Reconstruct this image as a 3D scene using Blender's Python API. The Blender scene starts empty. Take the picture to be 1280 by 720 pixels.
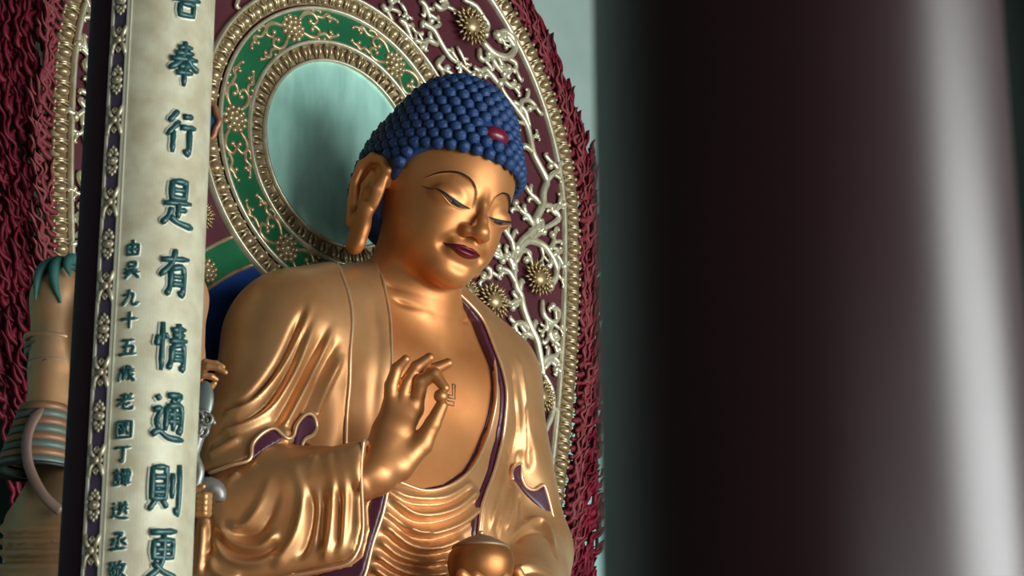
import bpy, math, random
import numpy as np
from mathutils import Vector, Matrix

scene = bpy.context.scene
col = scene.collection
ZO = 8.69            # height of the centre of the head mirror above the hall floor (m); all z below are relative to it

# ------------------------------------------------------------------ camera
F_PX = 2900.0
YAW, PITCH, ROLL = 0.75926, 0.31547, -0.00352
CAM = np.array([-11.4237, -14.1257, -7.0918])
cam_d = bpy.data.cameras.new('camera')
cam_d.sensor_width = 36.0
cam_d.lens = F_PX / 1280 * 36.0
cam_d.clip_start = 0.1
cam_d.clip_end = 200
cam = bpy.data.objects.new('camera', cam_d)
col.objects.link(cam)
fw = np.array([math.sin(YAW) * math.cos(PITCH), math.cos(YAW) * math.cos(PITCH), math.sin(PITCH)])
rt = np.array([math.cos(YAW), -math.sin(YAW), 0.0])
up = np.cross(rt, fw)
rt2 = rt * math.cos(ROLL) + up * math.sin(ROLL)
up2 = -rt * math.sin(ROLL) + up * math.cos(ROLL)
cam.matrix_world = Matrix(((rt2[0], up2[0], -fw[0], CAM[0]), (rt2[1], up2[1], -fw[1], CAM[1]),
                           (rt2[2], up2[2], -fw[2], CAM[2] + ZO), (0, 0, 0, 1)))
cam_d.dof.use_dof = True
cam_d.dof.focus_distance = 18.6
cam_d.dof.aperture_fstop = 3.4
scene.camera = cam

# ------------------------------------------------------------------ view, world, daylight
scene.view_settings.view_transform = 'Standard'
scene.view_settings.look = 'None'
scene.view_settings.gamma = 1.0
scene.view_settings.use_curve_mapping = False
scene.view_settings.exposure = 0.28
world = bpy.data.worlds.new('overcast_sky')
scene.world = world
world.use_nodes = True
world.node_tree.nodes['Background'].inputs[0].default_value = (0.72, 0.9, 0.92, 1)
world.node_tree.nodes['Background'].inputs[1].default_value = 0.9

def area_light(name, loc, target, sx, sy, power, color):
    d = bpy.data.lights.new(name, 'AREA')
    d.shape = 'RECTANGLE'; d.size = sx; d.size_y = sy; d.energy = power; d.color = color
    o = bpy.data.objects.new(name, d); col.objects.link(o)
    o.location = (loc[0], loc[1], loc[2] + ZO)
    v = Vector(target) - Vector(loc)
    o.rotation_euler = v.to_track_quat('-Z', 'Y').to_euler()
    return o

# daylight entering by the open front doors of the hall, 
area_light('door_daylight', (5.4, -21.9, -4.2), (5.4, 0, -4.2), 18.0, 8.6, 4300, (0.93, 0.97, 0.95))
area_light('low_door_daylight', (-10.0, -21.9, -7.4), (-10.0, 0, -5.4), 9.0, 2.5, 330, (0.97, 0.97, 0.92))

# ------------------------------------------------------------------ materials
MATS = {}
def mat(name, c1, c2=None, scale=4.0, metal=0.0, rough=0.5, bump=0.0, bscale=40.0, rough2=None, stretch=(1, 1, 1), detail=4.0, spec=None, coat=0.0):
    if name in MATS: return MATS[name]
    m = bpy.data.materials.new(name); m.use_nodes = True
    nt = m.node_tree; b = nt.nodes['Principled BSDF']
    b.inputs['Metallic'].default_value = metal
    b.inputs['Roughness'].default_value = rough
    if spec is not None: b.inputs['Specular IOR Level'].default_value = spec
    if coat: b.inputs['Coat Weight'].default_value = coat; b.inputs['Coat Roughness'].default_value = 0.12
    b.inputs['Base Color'].default_value = (*c1, 1)
    if c2 is not None or bump or rough2 is not None:
        tc = nt.nodes.new('ShaderNodeTexCoord')
        mp = nt.nodes.new('ShaderNodeMapping'); mp.inputs['Scale'].default_value = stretch
        nt.links.new(tc.outputs['Object'], mp.inputs[0])
        n = nt.nodes.new('ShaderNodeTexNoise'); n.inputs['Scale'].default_value = scale; n.inputs['Detail'].default_value = detail
        nt.links.new(mp.outputs[0], n.inputs['Vector'])
        r = nt.nodes.new('ShaderNodeValToRGB')
        r.color_ramp.elements[0].position = 0.35; r.color_ramp.elements[1].position = 0.65
        r.color_ramp.elements[0].color = (*c1, 1); r.color_ramp.elements[1].color = (*(c2 or c1), 1)
        nt.links.new(n.outputs['Fac'], r.inputs[0])
        nt.links.new(r.outputs[0], b.inputs['Base Color'])
        if rough2 is not None:
            mr = nt.nodes.new('ShaderNodeMapRange'); mr.inputs[1].default_value = 0.35; mr.inputs[2].default_value = 0.65
            mr.inputs[3].default_value = rough; mr.inputs[4].default_value = rough2
            nt.links.new(n.outputs['Fac'], mr.inputs[0]); nt.links.new(mr.outputs[0], b.inputs['Roughness'])
        if bump:
            n2 = nt.nodes.new('ShaderNodeTexNoise'); n2.inputs['Scale'].default_value = bscale
            nt.links.new(mp.outputs[0], n2.inputs['Vector'])
            bp = nt.nodes.new('ShaderNodeBump'); bp.inputs['Strength'].default_value = bump; bp.inputs['Distance'].default_value = 0.02
            nt.links.new(n2.outputs['Fac'], bp.inputs['Height']); nt.links.new(bp.outputs[0], b.inputs['Normal'])
    MATS[name] = m
    return m

GOLD = mat('gilded_skin', (0.70, 0.30, 0.105), (0.55, 0.205, 0.062), 2.0, metal=0.58, rough=0.42, rough2=0.50)
GOLD_ROBE = mat('gilded_robe', (0.74, 0.40, 0.18), (0.56, 0.265, 0.105), 1.6, metal=0.65, rough=0.38, rough2=0.48)
LINING = mat('maroon_lining', (0.075, 0.018, 0.04), (0.055, 0.012, 0.03), 3, rough=0.35)
HAIR = mat('blue_hair', (0.012, 0.05, 0.165), (0.008, 0.026, 0.095), 6, rough=0.55, bump=0.3, bscale=60)
LIP = mat('red_lips', (0.13, 0.008, 0.014), rough=0.3)
INK = mat('black_paint', (0.008, 0.009, 0.012), rough=0.5)
EYEW = mat('eye_white', (0.16, 0.085, 0.05), rough=0.9, spec=0.0)
JEWEL = mat('red_jewel', (0.16, 0.01, 0.03), rough=0.25)
MAROON = mat('maroon_panel', (0.085, 0.015, 0.024), (0.065, 0.011, 0.019), 3, rough=0.6, spec=0.25)
GREEN = mat('green_panel', (0.007, 0.125, 0.045), (0.005, 0.095, 0.036), 3, rough=0.65, spec=0.2)
BLUE = mat('blue_panel', (0.006, 0.048, 0.23), (0.005, 0.038, 0.19), 3, rough=0.65, spec=0.2)
LEAF = mat('pale_gilding', (0.74, 0.72, 0.55), (0.58, 0.50, 0.33), 9, metal=0.6, rough=0.34)
LEAF3 = mat('antique_gilding', (0.58, 0.48, 0.29), (0.40, 0.29, 0.16), 11, metal=0.6, rough=0.34)
LEAF2 = mat('brown_gilding', (0.44, 0.35, 0.21), (0.32, 0.21, 0.12), 12, metal=0.65, rough=0.38)
MIRROR = mat('teal_mirror', (0.33, 0.64, 0.54), (0.50, 0.88, 0.76), 2.6, metal=0.3, rough=0.45, stretch=(2.2, 1, 0.7), detail=8)
FLAME = mat('red_flame', (0.20, 0.009, 0.026), (0.075, 0.003, 0.010), 7, rough=0.5, spec=0.2)
FLAME2 = mat('rose_flame', (0.27, 0.065, 0.068), (0.16, 0.018, 0.03), 9, rough=0.5, spec=0.25)
PLASTER = mat('teal_plaster', (0.30, 0.40, 0.37), (0.25, 0.345, 0.32), 1.2, rough=0.9)

# ------------------------------------------------------------------ objects
ORG = {}
def tag(o, label=None, cat=None, group=None, kind=None):
    if label: o['label'] = label
    if cat: o['category'] = cat
    if group: o['group'] = group
    if kind: o['kind'] = kind
    return o
def empty(name, loc, label, cat, group=None, kind=None):
    o = bpy.data.objects.new(name, None); col.objects.link(o)
    o.empty_display_size = 0.2
    o.location = (loc[0], loc[1], loc[2] + ZO)
    ORG[o.name] = np.array(loc, float)
    return tag(o, label, cat, group, kind)
def origin(o):
    while o.parent is not None: o = o.parent
    return ORG[o.name]
def mesh(name, verts, faces, m, smooth=True):
    me = bpy.data.meshes.new(name)
    v = np.asarray(verts, np.float32)
    if isinstance(faces, np.ndarray):
        n, k = faces.shape
        me.vertices.add(len(v)); me.vertices.foreach_set('co', v.ravel())
        me.loops.add(n * k); me.loops.foreach_set('vertex_index', faces.astype(np.int32).ravel())
        me.polygons.add(n)
        me.polygons.foreach_set('loop_start', np.arange(0, n * k, k, dtype=np.int32))
        me.polygons.foreach_set('loop_total', np.full(n, k, np.int32))
        me.update(calc_edges=True); me.validate()
    else:
        me.from_pydata(v.tolist(), [], faces); me.update()
    if smooth: me.polygons.foreach_set('use_smooth', np.ones(len(me.polygons), bool))
    if m: me.materials.append(m)
    return me
def obj(name, verts, faces, m, parent=None, org=None, smooth=True):
    """mesh object from vertices in scene coordinates; child of parent, or top-level with its origin at org"""
    o0 = origin(parent) if parent is not None else np.array(org if org is not None else (0, 0, 0), float)
    o = bpy.data.objects.new(name, mesh(name, np.asarray(verts, float) - o0, faces, m, smooth))
    col.objects.link(o)
    if parent is not None: o.parent = parent
    else:
        o.location = (o0[0], o0[1], o0[2] + ZO); ORG[o.name] = o0
    return o
def inst(name, me, M4, parent):
    """object sharing mesh data me, at scene matrix M4, child of parent"""
    o = bpy.data.objects.new(name, me); col.objects.link(o)
    o.parent = parent
    o.matrix_local = Matrix.Translation(Vector(-origin(parent))) @ M4
    return o
def frame(x, y, z, loc, s=1.0):
    """matrix with given axes"""
    sx, sy, sz = (s, s, s) if np.isscalar(s) else s
    return Matrix(((x[0]*sx, y[0]*sy, z[0]*sz, loc[0]), (x[1]*sx, y[1]*sy, z[1]*sz, loc[1]), (x[2]*sx, y[2]*sy, z[2]*sz, loc[2]), (0, 0, 0, 1)))

class MB:
    """collects shapes into one mesh"""
    def __init__(s): s.v = []; s.f = []
    def add(s, vs, fs):
        n = len(s.v); s.v += [tuple(map(float, p)) for p in vs]; s.f += [tuple(i + n for i in f) for f in fs]; return s
    def box(s, a, b):
        (x0, y0, z0), (x1, y1, z1) = a, b
        return s.add([(x0,y0,z0),(x1,y0,z0),(x1,y1,z0),(x0,y1,z0),(x0,y0,z1),(x1,y0,z1),(x1,y1,z1),(x0,y1,z1)],
                     [(0,3,2,1),(4,5,6,7),(0,1,5,4),(1,2,6,5),(2,3,7,6),(3,0,4,7)])
    def tube(s, pts, rad, n=6, flat=1.0, up=(0, -1, 0), cap=True):
        """tapered tube along pts; flat scales the section along `up`"""
        P = np.asarray(pts, float); m = len(P)
        R = np.full(m, rad) if np.isscalar(rad) else np.asarray(rad, float)
        T = np.gradient(P, axis=0); T /= np.linalg.norm(T, axis=1)[:, None] + 1e-12
        U = np.asarray(up, float); vs = []
        for p, t, r in zip(P, T, R):
            u = U - t * (U @ t)
            if np.linalg.norm(u) < 1e-4: u = np.cross(t, (1, 0.3, 0.2))
            u /= np.linalg.norm(u); w = np.cross(t, u)
            for k in range(n):
                a = 2 * math.pi * (k + .5) / n
                vs.append(p + w * r * math.cos(a) + u * r * flat * math.sin(a))
        fs = [(i*n+k, i*n+(k+1) % n, (i+1)*n+(k+1) % n, (i+1)*n+k) for i in range(m-1) for k in range(n)]
        if cap: fs += [tuple(range(n))[::-1], tuple(range((m-1)*n, m*n))]
        return s.add(vs, fs)
    def ball(s, c, r, nu=8, nv=5):
        r = (r, r, r) if np.isscalar(r) else r
        vs = [(c[0], c[1], c[2]+r[2])]
        for j in range(1, nv):
            t = math.pi * j / nv
            for k in range(nu):
                a = 2*math.pi*k/nu
                vs.append((c[0]+r[0]*math.sin(t)*math.cos(a), c[1]+r[1]*math.sin(t)*math.sin(a), c[2]+r[2]*math.cos(t)))
        vs.append((c[0], c[1], c[2]-r[2])); L = len(vs)-1
        fs = [(0, 1+k, 1+(k+1) % nu) for k in range(nu)]
        for j in range(nv-2):
            for k in range(nu):
                a = 1+j*nu+k; b = 1+j*nu+(k+1) % nu
                fs.append((a, a+nu, b+nu, b))
        fs += [(L, 1+(nv-2)*nu+(k+1) % nu, 1+(nv-2)*nu+k) for k in range(nu)]
        return s.add(vs, fs)
    def lathe(s, prof, c=(0, 0, 0), n=32, axis='z'):
        vs = []
        for r, h in prof:
            for k in range(n):
                a = 2*math.pi*k/n
                if axis == 'z': vs.append((c[0]+r*math.cos(a), c[1]+r*math.sin(a), c[2]+h))
                else: vs.append((c[0]+r*math.cos(a), c[1]+h, c[2]+r*math.sin(a)))
        fs = [(i*n+k, i*n+(k+1) % n, (i+1)*n+(k+1) % n, (i+1)*n+k) for i in range(len(prof)-1) for k in range(n)]
        if axis != 'z': fs = [f[::-1] for f in fs]
        return s.add(vs, fs)
    def prism(s, poly, y0, y1):
        """polygon in the x,z plane (counter-clockwise seen from -y) extruded from y0 (front) back to y1"""
        n = len(poly)
        vs = [(x, y0, z) for x, z in poly] + [(x, y1, z) for x, z in poly]
        fs = [tuple(range(n)), tuple(range(2*n-1, n-1, -1))] + [(i, n+i, n+(i+1) % n, (i+1) % n) for i in range(n)]
        return s.add(vs, fs)
    def build(s, name, m, parent=None, org=None, smooth=True): return obj(name, s.v, s.f, m, parent, org, smooth)
    def mesh(s, name, m, smooth=True): return mesh(name, s.v, s.f, m, smooth)

def smooth_path(pts, n=8):
    """Catmull-Rom through pts, n steps per span; works for any number of columns"""
    P = np.asarray(pts, float)
    if len(P) < 3: return np.array([P[0] + (P[-1]-P[0])*t for t in np.linspace(0, 1, n+1)])
    Q = np.vstack([2*P[0]-P[1], P, 2*P[-1]-P[-2]]); out = []
    for i in range(1, len(Q)-2):
        p0, p1, p2, p3 = Q[i-1], Q[i], Q[i+1], Q[i+2]
        for t in np.linspace(0, 1, n, endpoint=False):
            out.append(.5*((2*p1)+(-p0+p2)*t+(2*p0-5*p1+4*p2-p3)*t*t+(-p0+3*p1-3*p2+p3)*t**3))
    out.append(Q[-2]); return np.array(out)
# ------------------------------------------------------------------ sculpting: distance fields meshed by surface nets
def ell(P, c, r):
    q = (P - np.asarray(c, P.dtype)); r = np.asarray(r, P.dtype)
    k0 = np.sqrt(((q/r)**2).sum(-1)); k1 = np.sqrt(((q/(r*r))**2).sum(-1)) + 1e-9
    return k0*(k0-1)/k1
def cone(P, a, b, ra, rb):
    a = np.asarray(a, P.dtype); b = np.asarray(b, P.dtype); ab = b-a; q = P-a
    t = np.clip((q@ab)/(ab@ab), 0, 1)
    return np.sqrt(((q - t[..., None]*ab)**2).sum(-1)) - (ra + (rb-ra)*t)
def chain(P, pts, rads, k=0.0):
    d = None
    for i in range(len(pts)-1):
        e = cone(P, pts[i], pts[i+1], rads[i], rads[i+1])
        d = e if d is None else (smin(d, e, k) if k else np.minimum(d, e))
    return d
def box(P, c, h, r=0.0, R=None):
    q = P - np.asarray(c, P.dtype)
    if R is not None: q = q @ np.asarray(R, P.dtype)
    q = np.abs(q) - (np.asarray(h, P.dtype) - r)
    return np.sqrt((np.maximum(q, 0)**2).sum(-1)) + np.minimum(q.max(-1), 0) - r
def smin(a, b, k):
    h = np.clip(.5 + .5*(b-a)/k, 0, 1)
    return b + (a-b)*h - k*h*(1-h)
def smax(a, b, k): return -smin(-a, -b, k)
def poly2(u, v, poly):
    """signed distance to a polygon in a plane (negative inside)"""
    V = np.asarray(poly, float); d = np.full(u.shape, 1e9); s = np.ones(u.shape)
    n = len(V)
    for i in range(n):
        j = (i-1) % n; ex, ey = V[j]-V[i]; wx, wy = u-V[i, 0], v-V[i, 1]
        t = np.clip((wx*ex+wy*ey)/(ex*ex+ey*ey+1e-12), 0, 1)
        d = np.minimum(d, (wx-ex*t)**2+(wy-ey*t)**2)
        c1 = v >= V[i, 1]; c2 = v < V[j, 1]; c3 = ex*wy > ey*wx
        s = np.where((c1 & c2 & c3) | (~c1 & ~c2 & ~c3), -s, s)
    return s*np.sqrt(d)
def sculpt(fn, lo, hi, h, slack=1.7, B=8):
    """surface-nets mesh (verts, quads) of fn == 0; fine samples only near the surface"""
    lo = np.asarray(lo, float); n = np.ceil((np.asarray(hi)-lo)/(h*B)).astype(int)
    gx, gy, gz = np.meshgrid(*[np.arange(k) for k in n], indexing='ij')
    cc = np.stack([gx, gy, gz], -1).reshape(-1, 3)
    ctr = lo + (cc+.5)*B*h
    dc = fn(ctr)
    near = np.abs(dc) < B*h*.87*slack
    N = n*B
    G = np.repeat(np.repeat(np.repeat(dc.reshape(n), B, 0), B, 1), B, 2).astype(np.float32)
    k = np.arange(B); kx, ky, kz = np.meshgrid(k, k, k, indexing='ij'); off = np.stack([kx, ky, kz], -1).reshape(-1, 3)
    idx = cc[near]
    for s in range(0, len(idx), 400):
        I = (idx[s:s+400, None]*B + off).reshape(-1, 3)
        G[I[:, 0], I[:, 1], I[:, 2]] = fn(lo + (I+.5)*h)
    G[0] = G[-1] = 1; G[:, 0] = G[:, -1] = 1; G[:, :, 0] = G[:, :, -1] = 1
    S = G < 0
    sl = lambda a, i, j, l: a[i:a.shape[0]-1+i, j:a.shape[1]-1+j, l:a.shape[2]-1+l]
    cnt = np.zeros(tuple(N-1), np.int8)
    for i in (0, 1):
        for j in (0, 1):
            for l in (0, 1): cnt += sl(S, i, j, l)
    act = (cnt > 0) & (cnt < 8); cell = np.argwhere(act)
    vid = np.full(act.shape, -1, np.int64); vid[act] = np.arange(len(cell))
    corner = np.array([(i, j, l) for i in (0, 1) for j in (0, 1) for l in (0, 1)])
    gv = G[tuple((cell[:, None]+corner).transpose(2, 0, 1))]
    acc = np.zeros((len(cell), 3)); w = np.zeros(len(cell))
    for a in range(8):
        for b in range(a+1, 8):
            if np.abs(corner[a]-corner[b]).sum() != 1: continue
            m = (gv[:, a] < 0) != (gv[:, b] < 0)
            t = np.where(m, gv[:, a]/np.where(m, gv[:, a]-gv[:, b], 1), 0)
            acc += m[:, None]*(corner[a] + t[:, None]*(corner[b]-corner[a])); w += m
    V = lo + (cell + acc/w[:, None] + .5)*h
    Q = []
    for ax in range(3):
        a1, a2 = (ax+1) % 3, (ax+2) % 3
        s0 = np.swapaxes(S, 0, ax) if ax else S
        A = np.take(S, range(S.shape[ax]-1), ax); Bb = np.take(S, range(1, S.shape[ax]), ax)
        e = np.argwhere(A != Bb)
        e = e[(e[:, a1] > 0) & (e[:, a2] > 0) & (e[:, a1] < act.shape[a1]) & (e[:, a2] < act.shape[a2])]
        flip = ~S[tuple(e.T)]
        d1 = np.zeros(3, int); d1[a1] = 1; d2 = np.zeros(3, int); d2[a2] = 1
        q = np.stack([vid[tuple((e-d1-d2).T)], vid[tuple((e-d2).T)], vid[tuple(e.T)], vid[tuple((e-d1).T)]], 1)
        q[flip] = q[flip][:, ::-1]
        Q.append(q)
    return V, np.vstack(Q)
def normals(V, Q):
    n = np.cross(V[Q[:, 2]]-V[Q[:, 0]], V[Q[:, 3]]-V[Q[:, 1]]); N = np.zeros_like(V)
    for k in range(4): np.add.at(N, Q[:, k], n)
    return N/(np.linalg.norm(N, axis=1)[:, None]+1e-12)
def relax(V, Q, it=1, lam=.5):
    for _ in range(it):
        s = np.zeros_like(V); c = np.zeros(len(V))
        for k in range(4):
            for j in ((k+1) % 4, (k+3) % 4):
                np.add.at(s, Q[:, k], V[Q[:, j]]); np.add.at(c, Q[:, k], 1)
        V = V + lam*(s/np.maximum(c, 1)[:, None]-V)
    return V
def polydist(P, pts, par=None):
    """distance of points P to polyline pts; also parameter 0..1 along it and signed side (by cross product with `par` up vector)"""
    pts = np.asarray(pts, float); d = np.full(len(P), 1e9); tt = np.zeros(len(P)); vec = np.zeros_like(P); tan = np.zeros_like(P)
    L = np.r_[0, np.cumsum(np.linalg.norm(np.diff(pts, axis=0), axis=1))]; L /= L[-1]
    for i in range(len(pts)-1):
        a, ab = pts[i], pts[i+1]-pts[i]; q = P-a
        t = np.clip((q@ab)/(ab@ab+1e-12), 0, 1); r = q-t[:, None]*ab; e = np.sqrt((r**2).sum(1))
        m = e < d; d[m] = e[m]; tt[m] = (L[i]+t*(L[i+1]-L[i]))[m]; vec[m] = r[m]; tan[m] = ab/np.linalg.norm(ab)
    return d, tt, vec, tan
def fold(V, N, pts, w, h, taper=(.15, .15), n=6, D=None):
    """displacement along normals: a rounded ridge (h>0) or groove (h<0) of half-width w along the line pts"""
    pts = smooth_path(pts, n)
    if D is None: D = np.zeros(len(V))
    lo, hi = pts.min(0)-3*w, pts.max(0)+3*w
    I = np.where(((V > lo) & (V < hi)).all(1))[0]
    if len(I) == 0: return D
    d, t, vec, tan = polydist(V[I], pts)
    e = np.ones(len(I))
    if taper[0]: e *= np.clip(t/taper[0], 0, 1)
    if taper[1]: e *= np.clip((1-t)/taper[1], 0, 1)
    e = e*e*(3-2*e)
    D[I] += h*e*np.exp(-(d/w)**2*1.2)
    return D
# ------------------------------------------------------------------ the hall
ZF = -ZO
def struct(name, mb, m, label=None, smooth=False):
    o = mb.build(name, m, None, (0, 0, 0), smooth); o['kind'] = 'structure'
    if label: o['label'] = label
    return o
STONE = mat('floor_stone', (0.34, 0.30, 0.27), (0.28, 0.25, 0.23), 1.5, rough=0.35)
DARKWOOD = mat('dark_ceiling_wood', (0.035, 0.03, 0.027), (0.03, 0.025, 0.022), 2, rough=0.7)
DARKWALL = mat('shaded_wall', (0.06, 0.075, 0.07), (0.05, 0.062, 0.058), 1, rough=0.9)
struct('floor', MB().box((-17, -22.4, ZF-.3), (17, 1.6, ZF)), STONE, 'polished grey stone floor of the hall')
struct('ceiling', MB().box((-17, -22.4, 5.6), (17, 1.6, 5.9)), DARKWOOD, 'dark wooden ceiling of the hall')
struct('wall_back', MB().box((-17, 1.2, ZF), (17, 1.6, 5.6)), PLASTER, 'grey teal plaster wall behind the aureole')
struct('trim_1', MB().box((-5.6, 1.14, ZF), (-2.2, 1.2, 5.6)), mat('teal_wall_paint', (0.10, 0.27, 0.28), (0.16, 0.34, 0.34), 2.5, rough=0.85, stretch=(1, 1, .5), detail=8), 'teal painted panel of the back wall behind the attendant')
struct('trim_2', MB().box((1.9, 1.14, ZF), (17, 1.2, .2)), mat('pale_teal_wall_paint', (0.24, 0.48, 0.45), (0.30, 0.54, 0.50), 2.0, rough=0.85), 'pale teal painted lower part of the back wall beside the aureole')
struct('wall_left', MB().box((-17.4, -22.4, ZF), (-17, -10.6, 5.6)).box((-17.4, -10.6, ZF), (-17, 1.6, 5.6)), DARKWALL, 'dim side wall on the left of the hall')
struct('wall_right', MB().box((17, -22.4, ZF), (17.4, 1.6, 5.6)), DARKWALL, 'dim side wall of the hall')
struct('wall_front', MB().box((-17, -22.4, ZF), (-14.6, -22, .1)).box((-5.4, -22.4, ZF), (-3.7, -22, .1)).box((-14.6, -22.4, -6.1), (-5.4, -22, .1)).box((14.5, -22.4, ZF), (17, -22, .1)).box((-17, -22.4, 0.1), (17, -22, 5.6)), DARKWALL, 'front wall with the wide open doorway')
# ------------------------------------------------------------------ the aureole (mandorla) behind the statue
man = empty('aureole', (0, 0.05, ZF), 'tall carved aureole with red flame border, gilt scrolls and round teal mirror', 'aureole')
RIM = 2.64
def rim(u, off=0.0):
    """point on the rim line and its outward normal; u = arc length from the top (u>0 to the right side)"""
    s = 1 if u >= 0 else -1; a = abs(u); q = RIM*math.pi/2
    if a <= q:
        t = a/RIM; return np.array([s*math.sin(t)*(RIM+off), -.03+math.cos(t)*(RIM+off)]), np.array([s*math.sin(t), math.cos(t)])
    L = a-q
    sl = min(L/2.5, 1)*0.19                        # the sides lean in slowly toward the base
    x = RIM - 0.5*0.19*min(L, 2.5)**2/2.5 - max(L-2.5, 0)*0.19
    n = np.array([math.cos(sl), -math.sin(sl)])
    return np.array([s*(x+off*n[0]), -.03-L+off*n[1]]), np.array([s*n[0], n[1]])
UMAX = RIM*math.pi/2 + 4.6
def ringband(u0, u1, prof, n, name, m, parent):
    """sweeps a profile of (offset, y) along the rim"""
    vs = []; k = len(prof)
    for u in np.linspace(u0, u1, n):
        for off, y in prof:
            p, _ = rim(u, off); vs.append((p[0], y, p[1]))
    fs = [(i*k+j, i*k+j+1, (i+1)*k+j+1, (i+1)*k+j) for i in range(n-1) for j in range(k-1)]
    return obj(name, vs, fs, m, parent)
# the maroon panel
pts = [rim(u, 0.16)[0] for u in np.linspace(-UMAX, UMAX, 121)]
MB().prism([tuple(p) for p in pts][::-1], 0.0, 0.28).build('panel', MAROON, man, smooth=False)
ringband(-UMAX, UMAX, [(-.035, .0), (-.03, -.035), (-.005, -.045), (.005, -.03), (.01, .0)], 181, 'inner_rim', LEAF, man)
ringband(-UMAX, UMAX, [(.025, .0), (.03, -.02), (.16, -.03), (.175, .0), (.175, .28)], 181, 'moulding_base', LEAF2, man)
# carved moulding: a pillow with two thin ribs, repeated along the rim
mb = MB()
mb.ball((0, 0, 0), (.062, .05, .036), 8, 6)
mb.tube([(-.065, 0, .055), (0, -.025, .062), (.065, 0, .055)], [.009, .014, .009], 5)
mb.tube([(-.065, 0, .085), (0, -.025, .078), (.065, 0, .085)], [.009, .014, .009], 5)
mb.ball((.066, -.005, .055), (.018, .024, .022), 6, 4)
mb.ball((.066, -.005, 0.0), (.016, .02, .018), 6, 4)
mould = mb.mesh('moulding_bead', LEAF3)
STEP = .155
for i in range(-int(UMAX/STEP)+12, int(UMAX/STEP)-11):
    p, n = rim(i*STEP, .092); s = 1 if i >= 0 else -1
    t = np.array([n[1], -n[0]])*s
    inst('moulding_bead', mould, frame((n[0], 0, n[1]), (0, 1, 0), (-t[0], 0, -t[1]), (p[0], -.03, p[1])), man)

# round mirror with its rings
def ring(r0, r1, y0, y1, name, m, parent, n=128, c=(0, 0), prof=None):
    mb = MB(); mb.lathe(prof or [(r0, y1), (r0, y0), (r1, y0), (r1, y1)], (c[0], 0, c[1]), n, 'y'); return mb.build(name, m, parent, smooth=bool(prof))
MB().lathe([(0.001, -.02), (.4, -.02), (.81, -.02), (.81, .1)], (0, 0, 0), 96, 'y').build('mirror', MIRROR, man, smooth=False)
ring(0, 0, 0, 0, 'mirror_rim', LEAF, man, prof=[(.80, -.02), (.803, -.05), (.822, -.05), (.826, -.02)])
ring(.82, .965, -.015, .1, 'petal_band', LEAF2, man)
ring(.96, 1.27, -.03, .1, 'green_ring', GREEN, man)
ring(0, 0, 0, 0, 'green_ring_edge', LEAF, man, prof=[(.955, -.03), (.96, -.062), (.985, -.062), (.99, -.03)])
ring(0, 0, 0, 0, 'green_ring_edge', LEAF, man, prof=[(1.25, -.03), (1.255, -.062), (1.278, -.062), (1.283, -.03)])
ring(1.27, 1.30, -.006, .1, 'maroon_gap', MAROON, man)  # recessed maroon strip between green ring and bead band
ring(1.30, 1.455, -.03, .1, 'bead_band', LEAF2, man)
ring(0, 0, 0, 0, 'bead_band_edge', LEAF, man, prof=[(1.435, -.03), (1.44, -.06), (1.46, -.06), (1.468, .0)])
mb = MB()      # a petal: two round ribs that open outward with a bulb at the tip
for s in (-1, 1):
    mb.tube([(-.058, 0, s*.012), (-.01, -.028, s*.024), (.04, -.03, s*.026), (.06, -.012, s*.014)], [.008, .015, .015, .008], 5)
mb.ball((.052, -.008, 0), (.018, .02, .03), 6, 4)
petal = mb.mesh('petal', LEAF3)
for i in range(46):
    a = 2*math.pi*i/46; n = (math.cos(a), 0, math.sin(a)); t = (-math.sin(a), 0, math.cos(a))
    inst('petal', petal, frame(n, (0, 1, 0), t, (n[0]*.888, -.02, n[2]*.888)), man)
mb = MB()      # a bead with a small pearl and a leaf rib on either side
mb.ball((0, 0, 0), (.058, .055, .048), 8, 6); mb.ball((-.05, -.015, .012), (.02, .03, .022), 6, 4)
for s in (-1, 1): mb.tube([(-.062, 0, s*.062), (0, -.035, s*.068), (.062, 0, s*.05)], [.008, .016, .01], 5)
bead = mb.mesh('bead', LEAF3)
for i in range(54):
    a = 2*math.pi*i/54; n = (math.cos(a), 0, math.sin(a)); t = (-math.sin(a), 0, math.cos(a))
    inst('bead', bead, frame(n, (0, 1, 0), t, (n[0]*1.37, -.03, n[2]*1.37)), man)

# rosettes and scrolls on the green ring
mb = MB(); mb.ball((0, 0, 0), (.045, .05, .045), 8, 5)
for k in range(7): a = 2*math.pi*k/7; mb.ball((.055*math.cos(a), .0, .055*math.sin(a)), (.03, .045, .03), 6, 4)
for k in range(11): a = 2*math.pi*(k+.5)/11; mb.ball((.098*math.cos(a), .005, .098*math.sin(a)), (.028, .034, .028), 6, 4)
rosette = mb.mesh('rosette', LEAF3)
def curl(pts, w, name, m, parent, y=-.03, knob=1.25, n=6):
    P = smooth_path([(x, y, z) for x, z in pts], 4)
    R = w*np.interp(np.linspace(0, 1, len(P)), [0, .25, .8, 1], [.7, 1, .75, .55])
    mb = MB(); mb.tube(P, R, n, 1.1)
    e = P[-1]; mb.ball(e, (w*knob, w*1.3, w*knob), 6, 4)
    return mb
def polar(L): return [(r*math.sin(a), r*math.cos(a)) for r, a in L]
scrolls = []
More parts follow.
